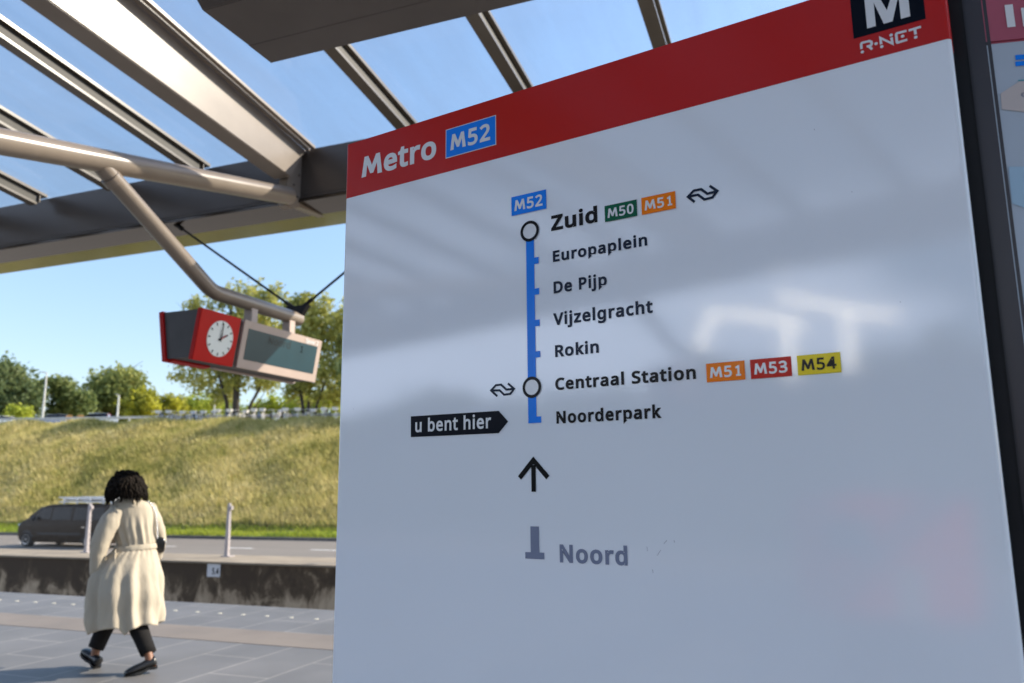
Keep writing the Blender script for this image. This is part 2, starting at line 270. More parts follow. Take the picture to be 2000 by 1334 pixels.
# ---------------------------------------------------------------- lettering: outlines as data, emboldened and filled
GLYPHS = {}
for _g in ('.215|59 57,61 69,72 85,88 94,107 97,126 94,142 85,149 78,156 57,156 30,149 9,135 -4,117 -10,97 -10,80 -4,66 9,61 18,59 30;0459|419 253,414 191,403 137,386 90,376 70,363 52,334 23,297 3,253 -7,229 -8,198 -6,170 1,145 12,122 27,103 47,86 70,71 98,60 129,51 163,44 201,39 287,40 332,50 411,58 446,69 477,83 504,99 527,119 547,141 562,167 573,196 579,229 581,259 579,287 573,313 562,335 547,355 527,372 504,387 477,399 446,408 411,418 332|111 249,116 184,121 156,128 132,147 93,159 78,173 67,190 59,208 54,229 52,249 54,268 59,284 67,298 78,310 92,329 131,336 156,345 215,348 287,345 359,336 417,329 442,310 481,298 495,284 507,268 515,249 520,208 520,190 515,173 507,159 495,147 481,128 442,116 390,111 325;1459|285 0,216 0,219 499,169 455,108 405,71 452,226 573,285 573;2459|417 0,38 0,38 59,261 287,287 320,306 353,318 387,322 424,320 446,315 466,306 482,294 496,278 507,261 514,242 519,200 520,164 512,131 498,83 466,45 513,94 548,137 567,169 576,221 581,270 576,293 570,313 562,331 552,347 540,361 526,382 492,392 451,394 428,393 406,383 364,365 324,340 286,288 227,128 67,128 64,417 64;3459|395 439,392 403,381 372,363 347,340 326,310 311,277 302,277 298,309 293,337 283,360 271,379 255,394 236,405 214,411 190,413 163,412 139,400 94,390 74,377 56,360 40,341 26,318 14,292 4,263 -3,230 -7,171 -8,110 -1,72 8,36 23,36 89,74 73,114 61,175 52,194 51,230 53,260 59,285 68,305 81,320 98,331 117,337 139,339 164,335 197,329 211,310 233,297 242,265 255,226 263,123 265,123 326,202 326,242 333,259 339,274 347,298 366,307 377,319 404,323 434,321 454,316 471,307 486,295 498,280 508,262 516,242 520,190 520,151 512,128 504,75 473,39 521,73 544,115 563,139 571,163 576,218 581,260 578,296 571,327 558,352 540,371 519,384 495,393 468;4459|443 130,359 130,359 0,291 0,291 130,17 130,17 190,286 576,359 576,359 193,443 193|295 500,292 500,262 444,86 193,291 193;5459|249 350,300 340,343 320,361 307,389 274,400 254,412 209,413 183,407 128,399 103,373 60,356 43,336 28,314 15,289 5,231 -7,177 -8,136 -4,97 4,51 23,51 90,82 74,121 62,181 53,220 53,239 55,274 65,302 82,323 106,331 121,340 156,341 176,339 202,332 225,321 245,306 262,287 275,262 284,232 290,186 292,99 280,64 302,86 573,373 573,373 508,146 508,132 342,207 351;C507|301 516,260 508,241 502,206 482,178 456,155 423,146 404,133 361,126 312,126 252,131 220,138 191,147 164,160 139,175 117,192 99,213 83,236 71,262 62,291 57,322 55,377 59,460 78,460 15,410 1,356 -7,312 -8,270 -6,232 1,197 12,166 28,139 48,115 72,95 99,78 131,65 165,56 203,51 244,49 287,53 349,67 406,77 432,89 456,103 478,120 499,138 517,159 534,181 548,233 569,261 575,324 581,388 576,429 567,482 547,453 486,394 508,342 517;D585|536 292,534 246,528 203,516 165,501 131,481 100,457 74,430 51,399 33,364 18,325 8,283 2,237 0,78 0,78 573,254 573,296 571,335 565,371 555,404 540,434 523,460 501,483 475,502 446,517 413,528 377,534 336|460 289,459 326,454 359,446 388,435 415,421 437,404 457,384 474,361 487,336 498,308 505,244 511,150 511,150 62,228 62,282 65,329 76,369 94,402 119,428 151,446 190,457 236;E446|398 0,78 0,78 573,398 573,398 509,150 509,150 330,383 330,383 268,150 268,150 63,398 63;I272|239 0,32 0,32 42,99 57,99 515,32 531,32 573,239 573,239 531,172 515,172 57,239 42;M727|330 0,142 502,139 502,144 347,144 0,78 0,78 573,184 573,361 103,364 103,544 573,650 573,650 0,578 0,584 501,581 501,390 0;N609|532 0,447 0,141 476,138 476,144 320,144 0,78 0,78 573,161 573,467 99,470 99,464 249,464 573,532 573;P485|229 573,282 570,326 562,363 548,393 528,415 504,431 475,441 442,444 387,438 353,433 336,417 306,395 278,364 255,324 238,301 231,247 224,150 223,150 0,78 0,78 573|223 511,150 511,150 285,234 285,279 291,298 296,330 311,352 334,360 347,369 381,370 401,367 427,361 449,350 468,334 484,314 495,289 504,258 509;R499|236 573,301 568,353 555,375 544,393 532,409 517,422 500,432 481,439 460,443 436,443 388,435 350,418 319,397 295,385 285,344 262,330 257,487 0,403 0,264 237,150 237,150 0,78 0,78 573|150 510,150 298,268 299,296 304,319 313,338 325,352 341,362 359,368 381,370 407,366 440,355 467,336 486,324 494,310 500,275 507,254 509;S440|403 153,401 128,389 85,378 66,364 49,348 35,307 11,283 3,257 -3,228 -7,137 -5,83 4,41 19,41 88,92 70,134 60,179 55,222 55,257 61,286 72,298 79,316 98,327 120,330 160,324 184,311 204,291 221,242 247,146 286,118 302,85 330,69 351,57 375,50 403,48 435,54 477,61 496,71 513,99 542,136 563,157 571,205 579,231 581,297 576,355 562,389 549,366 487,319 504,266 515,212 517,169 507,148 494,133 478,124 457,121 434,124 407,133 386,149 367,172 351,313 289,332 279,348 268,374 242,385 228,398 194;V481|481 573,277 0,204 0,0 573,75 573,229 129,241 80,255 140,405 573;Z459|427 0,30 0,30 55,332 508,40 508,40 573,419 573,419 518,118 64,427 64;a450|231 437,268 435,299 428,326 418,347 403,364 383,376 358,383 328,385 293,385 0,334 0,320 61,317 61,279 22,246 3,190 -8,136 -5,103 6,88 13,64 34,47 63,41 80,37 119,40 150,50 176,65 199,87 219,116 234,152 245,194 253,243 257,316 259,315 309,310 330,303 347,293 359,280 368,265 375,247 379,194 378,148 365,106 347,84 400,132 421,170 431|215 205,184 200,159 192,141 182,127 170,118 155,112 138,110 119,111 102,115 87,122 75,144 58,157 53,188 49,215 51,238 56,260 66,279 79,295 96,306 117,313 142,315 210;b493|135 373,139 373,161 398,189 419,206 427,248 436,272 437,310 434,344 423,374 406,401 381,422 350,437 312,446 267,449 215,448 180,444 147,437 118,427 91,415 68,400 48,384 31,365 17,344 6,322 -2,272 -8,248 -7,206 2,189 10,149 42,139 55,133 55,119 0,68 0,68 609,139 609|260 379,219 374,202 369,175 351,165 339,150 308,139 244,140 177,145 144,153 116,165 93,181 74,202 61,229 53,261 51,288 53,312 61,332 74,348 93,360 117,369 145,374 178,376 216,374 254,369 287,360 315,348 338,331 356,311 368,288 376;c385|213 -7,162 5,139 15,118 28,99 45,83 65,69 87,58 114,50 143,44 213,46 250,51 284,59 315,71 342,85 365,102 385,121 401,142 415,166 425,191 432,245 438,293 434,336 424,358 415,337 356,292 370,255 376,223 375,187 366,172 358,148 335,138 320,125 284,120 263,117 213,120 166,131 126,138 109,148 94,172 71,186 63,220 54,257 53,302 60,351 78,351 15,316 1,275 -7;d493|221 -8,182 -5,148 6,118 23,92 48,71 79,56 117,47 162,44 214,47 266,56 311,71 350,93 381,119 406,149 424,183 434,221 438,253 436,292 425,323 407,348 383,354 374,359 374,354 438,354 609,425 609,425 0,368 0,358 58,354 58,332 32,314 17,279 1,252 -6|232 51,263 53,290 60,311 71,328 88,340 109,348 135,354 165,354 251,349 284,340 313,329 336,313 355,291 369,264 377,231 379,204 376,181 368,162 354,146 334,133 309,124 281,119 249,117 213,119 176,124 144,133 116,146 93,162 74,181 61,205 53;e452|234 438,286 432,329 414,348 401,364 385,378 367,390 346,406 299,410 272,411 201,117 201,120 167,127 137,139 111,154 90,174 74,197 62,224 55,254 52,310 56,359 69,392 82,392 20,327 -1,272 -8,221 -6,194 -2,167 6,143 17,121 31,101 48,85 68,70 91,59 117,51 146,46 177,44 212,50 277,57 306,68 333,81 357,96 378,134 411,157 423,181 431,207 436|233 380,209 378,188 372,170 362,154 348,140 330,130 309,123 285,119 257,338 257,335 292,326 322,312 346,303 356,280 371,251 379;f276|266 375,158 375,158 0,87 0,87 375,12 375,12 408,87 432,88 483,97 528,104 547,113 563,124 577,137 588,168 604,206 612,263 611,310 599,292 544,245 555,228 556,211 554,197 550,185 542,175 532,168 519,162 502,158 458,158 430,266 430;g493|221 438,261 434,280 429,314 413,329 402,355 373,359 373,369 430,425 430,424 -36,420 -63,413 -88,404 -109,392 -129,378 -146,361 -160,341 -172,318 -181,293 -187,264 -191,188 -191,128 -182,94 -172,78 -165,78 -100,129 -120,191 -132,237 -134,263 -132,286 -126,306 -116,324 -101,337 -84,347 -63,353 -39,358 57,354 57,343 42,315 17,299 8,263 -4,221 -8,182 -4,147 7,117 25,91 51,70 83,56 121,47 164,44 214,47 263,56 306,70 344,91 377,117 404,147 423,181 434|230 379,197 374,182 368,157 349,147 336,130 303,120 262,117 213,119 176,124 143,134 115,146 92,163 73,182 60,205 52,248 50,276 54,299 63,318 76,334 94,345 117,352 145,356 179,353 267,349 289,343 309,326 340,315 352,302 362,287 369,251 377;h496|135 370,140 370,155 391,185 414,208 425,233 433,260 437,298 436,342 428,360 421,377 411,391 400,403 386,413 370,421 351,430 306,431 0,361 0,361 275,355 321,348 338,338 353,324 364,308 372,288 377,265 379,222 374,204 368,189 360,166 338,157 324,150 308,139 246,139 0,68 0,68 609,139 609;i207|139 430,139 0,68 0,68 430|112 590,126 585,138 574,144 557,144 536,142 526,133 512,119 504,104 501,88 504,75 512,69 519,63 536,63 557,69 574,81 585,96 590;j207|-18 -190,-44 -183,-44 -126,-13 -133,21 -133,42 -126,51 -120,59 -111,64 -100,68 -67,68 430,139 430,138 -84,132 -118,119 -147,110 -159,87 -177,56 -189,38 -192|63 557,69 574,81 585,104 591,126 585,138 574,144 557,144 536,142 526,133 512,119 504,104 501,88 504,75 512,69 519,63 536;k428|135 221,138 221,189 285,326 430,409 430,235 246,421 0,336 0,187 200,138 158,138 0,68 0,68 609,138 609;l207|139 0,68 0,68 609,139 609;m750|540 438,574 436,603 429,628 417,649 401,665 379,676 352,683 319,685 280,685 0,615 0,614 300,610 321,603 338,594 353,582 364,567 372,549 377,528 379,499 376,474 369,454 358,438 342,426 322,418 298,413 270,411 237,411 0,342 0,341 293,336 321,327 344,312 361,293 372,268 378,253 379,215 374,199 368,185 360,164 338,156 324,145 290,139 247,139 0,68 0,68 430,125 430,136 371,140 371,163 401,183 416,217 431,266 438,290 437,332 428,365 410,378 398,389 383,398 366,402 366,427 398,443 410,480 428,519 437;n496|275 438,311 436,343 429,369 417,391 401,409 379,421 352,428 319,431 280,431 0,361 0,361 275,355 321,348 338,338 353,324 364,308 372,288 377,265 379,232 376,204 368,182 356,166 338,154 316,146 289,140 258,139 0,68 0,68 430,125 430,136 371,140 371,165 401,186 416,222 431;o485|442 216,438 165,428 121,411 82,388 51,359 25,324 7,305 0,264 -7,221 -7,181 0,145 15,114 37,88 66,77 82,59 121,52 142,45 190,44 216,50 282,58 310,68 336,81 360,97 380,116 397,137 412,161 423,186 431,214 436,244 438,272 436,299 431,324 423,347 412,368 397,387 380,403 360,417 336,428 310,436 282|117 216,120 169,130 128,147 95,172 71,187 62,203 56,222 52,264 52,299 62,314 71,339 95,356 128,366 169,369 216,365 263,361 284,348 320,327 348,314 359,282 374,242 379,212 376,185 368,164 354,147 335,134 311,124 284,119 252;p493|273 438,310 434,344 424,374 407,401 383,422 351,437 313,446 268,449 216,448 181,444 148,437 119,427 93,415 69,401 49,384 31,365 17,345 6,322 -2,272 -8,241 -6,213 1,179 17,145 46,139 55,134 55,139 -16,139 -192,68 -192,68 430,126 430,136 371,139 371,161 397,189 419,226 433|260 379,221 374,204 369,190 362,167 342,158 328,146 295,140 254,139 190,145 145,150 126,165 93,176 80,188 70,203 61,220 55,261 51,280 52,297 56,326 72,338 84,357 113,369 150,375 193,376 217,374 252,369 283,360 310,348 334,331 354,311 367,288 376;r331|319 433,310 368,264 374,228 368,195 351,176 334,154 301,144 275,139 245,139 0,68 0,68 430,126 430,134 351,137 351,161 385,191 413,214 426,240 435,254 437;t289|236 51,272 59,272 5,229 -6,200 -8,167 -5,138 4,124 11,101 31,91 44,78 79,74 125,74 375,13 375,13 409,75 437,103 528,144 528,144 430,269 430,269 375,144 375,144 127,149 93,155 79,173 60,185 54,198 51;u496|427 430,427 0,370 0,359 57,356 57,340 36,310 13,273 -1,234 -8,195 -7,152 1,134 8,117 18,103 29,91 43,81 59,73 78,64 122,63 430,135 430,136 129,141 108,148 91,158 76,171 65,188 57,207 52,253 52,273 55,291 61,306 69,319 79,330 91,345 121,354 160,357 206,357 430;z377|346 0,31 0,31 47,262 375,45 375,45 430,340 430,340 377,112 55,346 55; 209').split(';'):
    if not _g: continue
    _p = _g[1:].split('|'); GLYPHS[_g[0]] = (int(_p[0]), [[tuple(map(int, q.split())) for q in l.split(',')] for l in _p[1:]])
GLYPHS['1'] = (459, [[(150, 20), (150, 70), (232, 70), (232, 470), (150, 425), (125, 470), (250, 551), (290, 551), (290, 70), (365, 70), (365, 20)]])
GLYPHS['M'] = (690, [[(38, 18), (112, 553), (196, 553), (345, 215), (494, 553), (578, 553), (652, 18), (566, 18), (520, 395), (378, 80), (312, 80), (170, 395), (124, 18)]])
GLYPHS['I'] = (230, [[(75, 18), (75, 553), (155, 553), (155, 18)]])
for _c in 'ij': GLYPHS[_c][1][1][:] = [(x, y+28) for x, y in GLYPHS[_c][1][1]]
CAP = 571.0
def swell(loop, d):
    out = []; n = len(loop)
    for i in range(n):
        a, b, c = (np.array(loop[(i+k) % n], float) for k in (-1, 0, 1))
        e1, e2 = b-a, c-b; e1 /= np.hypot(*e1)+1e-9; e2 /= np.hypot(*e2)+1e-9
        n1, n2 = np.array((-e1[1], e1[0])), np.array((-e2[1], e2[0]))
        m = n1+n2; l = np.hypot(*m)
        if l < 1e-3: out.append(b+n1*d); continue
        m /= l; out.append(b+m*min(d/max(m.dot(n1), .4), 2.2*d))
    return out
def flat_mesh(name, loops, res=0):
    c = bpy.data.curves.new(name, 'CURVE'); c.dimensions = '2D'; c.fill_mode = 'BOTH'
    for l in loops:
        s = c.splines.new('POLY'); s.points.add(len(l)-1); s.use_cyclic_u = True
        s.points.foreach_set('co', [w for p in l for w in (p[0], p[1], 0, 1)])
    o = bpy.data.objects.new(name, c); COL.objects.link(o)
    dg = bpy.context.evaluated_depsgraph_get(); dg.update()
    me = bpy.data.meshes.new_from_object(o.evaluated_get(dg)); bpy.data.objects.remove(o); bpy.data.curves.remove(c)
    me.name = name; return me
def text_loops(s, x0, y0, width, cap, bold=19, track=0):
    """outlines of s with its baseline from (x0, y0), fitted to the width and the capital height"""
    loops = []; x = 0
    for ch in s:
        adv, ls = GLYPHS[ch]
        loops += [[(px+x, py) for px, py in swell(l, bold)] for l in ls]
        x += adv+track+bold*.9
    xs = [p[0] for l in loops for p in l]; a, b = min(xs), max(xs)
    kx, ky = width/(b-a), cap/(CAP+2*bold)
    return [[(x0+(p[0]-a)*kx, y0+(p[1]+bold)*ky) for p in l] for l in loops]

# ---------------------------------------------------------------- the line sign
_P = O + ray(674, 388)*1.75
SGC = SGY.dot(_P); S0 = SGX.dot(_P)
def S(x, y):
    p = hit(x, y, SGY, SGC); return (SGX.dot(p)-S0, p.z)
SG_TOP = S(678, 283.2)[1]; SG_W = S(1858, 75)[0]; SG_RED = (S(674, 388)[1]+S(1858, 75)[1])/2
SROTG = -(GX+R(90))
sign = thing('line_sign', 'big glossy white metro line sign with red header and blue route line', 'sign',
             SGX*S0+SGY*SGC, SROTG)
def rrect(x0, x1, y0, y1, r, n=5):
    pts = []
    for cx, cy, a in ((x1-r, y0+r, -90), (x1-r, y1-r, 0), (x0+r, y1-r, 90), (x0+r, y0+r, 180)):
        pts += [(cx+r*math.cos(R(a+90*i/n)), cy+r*math.sin(R(a+90*i/n))) for i in range(n+1)]
    return pts
def slab(z0, z1, name, m, grow=0.0):     # panel with rounded upright edges
    ring = rrect(-grow, SG_W+grow, -grow, .055, .007+grow)
    mb = MB(); mb.prism([(x, y, z0) for x, y in ring], (0, 0, z1-z0)); o = mb.build(name, m, sign, 2)
    for f in o.data.polygons:      # the broad faces stay flat, only the rounded edges are smooth
        if f.area > .02: f.use_smooth = False
    return o
slab(.28, SG_RED, 'panel', WHITE)
slab(SG_RED, SG_TOP, 'header', REDD, .0006)
mb = MB()
for x in (.15, SG_W-.15): mb.box((x-.03, .06, 0), (x+.03, .12, SG_TOP-.05))
mb.build('post', BLACK, sign, bevel=.004)
# the dark frame along the right edge, behind the panel
mb = MB(); mb.box((SG_W-.10, .057, .02), (SG_W+.018, .10, SG_TOP+.12)); mb.build('side_frame', BLACK, sign, bevel=.003)

_lay = [0]
def decal(name, loops, m, parent=None, lay=1):
    me = flat_mesh(name, loops); y = -.0006-.0004*lay
    me.transform(Matrix(((1,0,0,0),(0,0,1,y),(0,1,0,0),(0,0,0,1))))
    bm = bmesh.new(); bm.from_mesh(me)
    for f in bm.faces:
        f.normal_update()
        if f.normal.y > 0: f.normal_flip()
    bm.to_mesh(me); bm.free()
    return link(name, me, m, parent or sign)
def stroke(pts, w):      # one polygon strip as an outline, mitred
    P = [np.array(p, float) for p in pts]; L, Q = [], []
    for i, p in enumerate(P):
        d1 = P[i]-P[i-1] if i else P[1]-P[0]; d2 = P[i+1]-P[i] if i < len(P)-1 else d1
        d1 = d1/np.hypot(*d1); d2 = d2/np.hypot(*d2); n1 = np.array((-d1[1], d1[0])); n2 = np.array((-d2[1], d2[0]))
        m = (n1+n2)/max(np.hypot(*(n1+n2)), .3); k = 1/max(m.dot(n1), .45)
        L.append(p+m*k*w/2); Q.append(p-m*k*w/2)
    return [tuple(p) for p in L]+[tuple(p) for p in Q[::-1]]
def disc(c, r, n=40): return [(c[0]+r*math.cos(2*math.pi*i/n), c[1]+r*math.sin(2*math.pi*i/n)) for i in range(n)]
def words(s, bl, br, ct, m, name='lettering', parent=None, lay=1, bold=19, track=0):
    a, b, c = S(*bl), S(*br), S(*ct)
    z = (a[1]+b[1])/2
    return decal(name, text_loops(s, a[0], z, b[0]-a[0], c[1]-a[1], bold, track), m, parent, lay)
def quad(tl, tr, bl, br):
    tl, tr, bl, br = S(*tl), S(*tr), S(*bl), S(*br)
    x0, x1, z0, z1 = (tl[0]+bl[0])/2, (tr[0]+br[0])/2, (bl[1]+br[1])/2, (tl[1]+tr[1])/2
    return x0, x1, z0, z1
def badge(s, tl, tr, bl, br, m, tm, rim=None, bold=24):
    x0, x1, z0, z1 = quad(tl, tr, bl, br)
    rect = lambda g: [(x0-g, z0-g), (x1+g, z0-g), (x1+g, z1+g), (x0-g, z1+g)]
    o = decal('route_badge', [rect(0)], m, None, 2)
    if rim: decal('badge_rim', [rect(.0016)], rim, o, 1)
    w, h = x1-x0, z1-z0
    decal('lettering', text_loops(s, x0+w*.09, z0+h*.2, w*.81, h*.6, bold, 40), tm, o, 3)

words('Metro', (706.8, 347), (852.4, 310), (710, 304.6), LETW, bold=32, track=10)
badge('M52', (872.2,255.3), (967.7,226.7), (872.5,308.3), (968.6,282.1), BLUE, LETW, LETW, 28)
badge('M52', (999.1,386), (1066.9,370.3), (1000,422.1), (1067.9,407.8), BLUE, LETW)
badge('M50', (1181.2,403), (1244,390), (1182.4,434.3), (1245.2,422), GREEN, LETW)
badge('M51', (1253,387), (1319.3,373.8), (1254.4,420.3), (1320.6,407), ORANGE, LETW)
badge('M51', (1379.3,710.5), (1454.3,704.3), (1381.3,747), (1456.5,741.3), ORANGE, LETW)
badge('M53', (1465,703), (1545,696), (1467.5,740.5), (1547.8,734.5), RED53, LETW)
badge('M54', (1556.3,695), (1641.3,687.5), (1559.3,733.3), (1644,727.5), YELL, LETK)
words('Zuid', (1077,451.5), (1167.4,434), (1078.2,421.6), LETK, 'station_name', bold=35, track=16)
words('Europaplein', (1080.5,511.8), (1264.7,480), (1079.4,490.5), LETN, 'station_name', bold=33, track=34)
words('De Pijp', (1081.9,572.7), (1185.8,559), (1080.8,549.7), LETN, 'station_name', bold=33, track=34)
words('Vijzelgracht', (1081,636.5), (1275.5,610.7), (1081,612.8), LETN, 'station_name', bold=33, track=34)
words('Rokin', (1084.8,698), (1170,688.8), (1084,674.8), LETN, 'station_name', bold=33, track=34)
words('Centraal Station', (1085,761.5), (1360,741), (1085,738), LETK, 'station_name', bold=35, track=34)
words('Noorderpark', (1087.5,827), (1293,817), (1087,803), LETK, 'station_name', bold=35, track=34)
words('Noord', (1094,1098), (1226.5,1105), (1093.6,1063), LETG, 'station_name', bold=33, track=34)
# blue route line with its stops, as one outline
xl, xr = S(1029, 560)[0], S(1044.6, 560)[0]; xt = S(1053.6, 569)[0]
zt = [tuple(S(1050, y)[1] for y in yy) for yy in ((502.3, 515), (563, 575.3), (624.5, 637), (686, 698.3), (813.5, 826))]
out = [(xl, S(1030, 462)[1]), (xl, zt[-1][1]), (xt, zt[-1][1]), (xt, zt[-1][0])]
out += [(xr, zt[-1][0])]
for a, b in zt[-2::-1]: out += [(xr, b), (xt, b), (xt, a), (xr, a)]
out += [(xr, S(1030, 462)[1])]
decal('route_line', [out], BLUE)
for cx, cy in ((1034.5, 452), (1039.8, 756.5)):
    c = S(cx, cy); c = ((xl+xr)/2, c[1]); r = S(cx+18.2, cy-1)[0]-S(cx, cy)[0]
    o = decal('station_ring', [disc(c, r), disc(c, r*.72)[::-1]], LETK, None, 3)
    decal('ring_centre', [disc(c, r*.715)], LETW, o, 2)
# you-are-here marker
d = [S(*p) for p in ((803,813.3), (974.7,802.5), (993,823.3), (974.7,846), (803,853.8))]
o = decal('here_marker', [d], NAVY, None, 1)
words('u bent hier', (811.8, 843.8), (960, 837), (811.8, 818.5), LETW, 'lettering', o, 2, bold=24, track=30)
# arrow
w = S(1047,940)[0]-S(1038.3,940)[0]
t, a, b, e = S(1042.6,899), S(1015.2,933.5), S(1070.6,932.8), S(1042.8,960.5); x = (a[0]+b[0])/2
zz = (a[1]+b[1])/2
decal('direction_arrow', [stroke([(a[0], zz), (x, t[1]), (b[0], zz)], w), [(x-w/2, e[1]), (x+w/2, e[1]), (x+w/2, t[1]-w*.9), (x-w/2, t[1]-w*.9)]], LETK)
# end-of-line mark
q = lambda *p: S(*p)
a, b = S(1036.4,1028), S(1053,1028); c, d2 = S(1026.4,1078), S(1063.8,1092.5)
decal('terminus_mark', [[(a[0], a[1]), (a[0], c[1]), (c[0], c[1]), (c[0], d2[1]), (d2[0], d2[1]), (d2[0], c[1]), (b[0], c[1]), (b[0], a[1])]], LETG)
# railway emblem: two bent arrows
def emblem(pa, pb, w):
    la, lb = [S(*p) for p in pa], [S(*p) for p in pb]
    o = decal('railway_emblem', [stroke(la, w)], LETN, None, 1)
    decal('lower_arrow', [stroke(lb, w)], LETN, o, 2)
k = lambda pts: [(980+x/4.348, 360+y/4.348) for x, y in pts]
emblem(k([(1766,14),(1832,58),(1790,113),(1722,130),(1668,90),(1588,106)]), k([(1640,152),(1583,108),(1632,56),(1694,43),(1748,82),(1830,60)]), .0042)
k = lambda pts: [(780+x/4, 680+y/4) for x, y in pts]
emblem(k([(850,276),(898,318),(868,358),(820,364),(786,330),(724,331)]), k([(768,376),(719,331),(757,290),(798,286),(838,324),(896,319)]), .0040)
# black square with the white M, and the lettering below it
a, b = S(1667.5,76.5), S(1808.2,36); wd_ = b[0]-a[0]
o = decal('metro_emblem', [[(a[0], a[1]), (b[0], a[1]), (b[0], a[1]+wd_*.96), (a[0], a[1]+wd_*.96)]], NAVY, None, 1)
lx = [S(*p)[0] for p in ((1694,56.7), (1711,51.8), (1726.5,47.3), (1743.6,42.8), (1759.8,37.5), (1778,32))]
zb = S(1730, 46.3)[1]; H_ = wd_*.66; nz = S(1732.8,21)[1]; zt_ = zb+H_
xm = (lx[2]+lx[3])/2; s_ = (lx[2]-lx[1])
decal('lettering', [[(lx[0], zb), (lx[1], zb), (lx[1], zb+H_*.6), (lx[2], zb), (lx[3], zb), (lx[4], zb+H_*.6), (lx[4], zb), (lx[5], zb),
       (lx[5], zt_), (lx[4]-.1*s_, zt_), (xm, nz), (lx[1]+.1*s_, zt_), (lx[0], zt_)]], LETW, o, 2)
k = lambda *pts: [S(1600+x/6.667, y/6.667) for x, y in pts]
w = .0036
arc = [(552,642),(547,580),(558,562),(655,538),(680,548),(686,574),(675,596),(618,611)]
net = [stroke(k(*arc), w), stroke(k((640,602),(692,648)), w), stroke(k((808,580),(798,498),(955,572),(941,492)), w),
       stroke(k((1138,405),(1012,438),(1003,450),(1013,555),(1022,560),(1148,520)), w), stroke(k((1165,402),(1326,352)), w), stroke(k((1247,388),(1256,455)), w)]
o = decal('lettering', net[:1]+net[2:5], LETW, None, 1)
decal('lettering', [net[1], net[5]]+[disc(k(p)[0], .0024, 16) for p in ((564,682),(742,574),(816,612),(938,462),(1087,477),(1258,490))], LETW, None, 2)
# scratches in the film
SCR = mat('faint scuff', (.36, .38, .44), .4)
for pts in ([(1264,1068),(1265,1076)], [(1284,1085),(1291,1074)], [(1297,1062),(1303,1055)], [(1317,1055),(1318,1060)], [(1275,1112),(1276,1119)], [(690.5,798),(691.5,799.5)], [(1590,252),(1591.5,254.5)], [(1663,374.5),(1665,375.5)], [(1758,589),(1759.5,591)]):
    decal('scratch', [stroke([S(*p) for p in pts], .0008)], SCR, None, 1)

# ---------------------------------------------------------------- the dark post and the sign beyond it
PA = SGX*(S0+SG_W)+SGY*(SGC+.045)
post = thing('kiosk_post', 'dark purple grey square steel post between the two signs', 'post', SGX*S0+SGY*SGC, SROTG)
pd = SGC+.075
def SP(x, y, dy=.075):
    p = hit(x, y, SGY, SGC+dy); return SGX.dot(p)-S0
px0, px1 = SP(1866, 0), SP(1925, 0)
POSTM = mat('purple grey post paint', (.032, .027, .035), .38, var=.1, vscale=3)
mb = MB(); mb.box((px0, .075, .012), (px1, .16, 2.75)); mb.build('shaft', POSTM, post, bevel=.006)
mb = MB(); mb.box((px0-.04, .035, 0), (px1+.04, .20, .012)); mb.build('base_plate', BLACK, post, bevel=.002)
G2 = R(-79.5); X2 = Vector((-math.sin(G2), -math.cos(G2), 0)); Y2 = Vector((math.cos(G2), -math.sin(G2), 0))
q0 = SGX*(S0+px1-.012)+SGY*(SGC+.078)
info = thing('information_sign', 'blurred information sign with pale red header at the right edge', 'sign', q0, -(G2+R(90)))
C2 = Y2.dot(q0)
def T(x, y):
    p = hit(x, y, Y2, C2); return (X2.dot(p-q0), p.z)
zr2 = T(1936.4, 84.3)[1]
POST_W = mat('poster paper', (.44, .50, .58), .25, var=.04, vscale=3)
POST_R = mat('poster red', (.42, .085, .13), .25, var=.06, vscale=3)
mb = MB(); mb.box((0, 0, .30), (.86, .05, zr2)); mb.build('panel', POST_W, info, bevel=.003)
mb = MB(); mb.box((0, 0, zr2), (.86, .05, zr2+.13)); mb.build('header', POST_R, info, bevel=.003)
mb = MB()
for x in (.2, .66): mb.box((x-.03, .05, 0), (x+.03, .1, zr2))
mb.build('post', BLACK, info, bevel=.003)
a = T(1973, 55); b = T(1969.5, 8.5)
decal('lettering', text_loops('In', a[0]-.004, a[1], .055, b[1]-a[1], 30, 20), LETW, info, 1)
for i, (ya, yb) in enumerate(((108.5, 118), (121, 130))):
    a, b = T(1982, ya), T(1982+1, yb); decal('lettering', [[(a[0], b[1]), (a[0]+.11, b[1]), (a[0]+.11, a[1]), (a[0], a[1])]], BLUE, info, 1)
a, b = T(1988, 157), T(1988, 159); decal('lettering', [[(a[0], b[1]), (a[0]+.2, b[1]), (a[0]+.2, a[1]), (a[0], a[1])]], mat('teal film', (.02,.3,.35), .3), info, 1)
a, b = T(1994, 191), T(1994, 181); decal('lettering', text_loops('Centraal', a[0], a[1], .09, b[1]-a[1], 10), LETG, info, 1)
a = [T(*p) for p in ((1954, 183), (1990, 160), (2040, 154), (2040, 224), (1956, 214))]  # flat pale areas laid on the panel
a = [(max(x_, .004), z_) for x_, z_ in a]; decal('pale_patch', [a], mat('patch beige', (.55, .48, .46), .3), info, 1)
a = [T(*p) for p in ((1969, 326), (2040, 326), (2040, 420), (1976, 398))]
a = [(max(x_, .004), z_) for x_, z_ in a]; decal('pale_patch', [a], mat('patch pale blue', (.36, .52, .66), .3), info, 1)

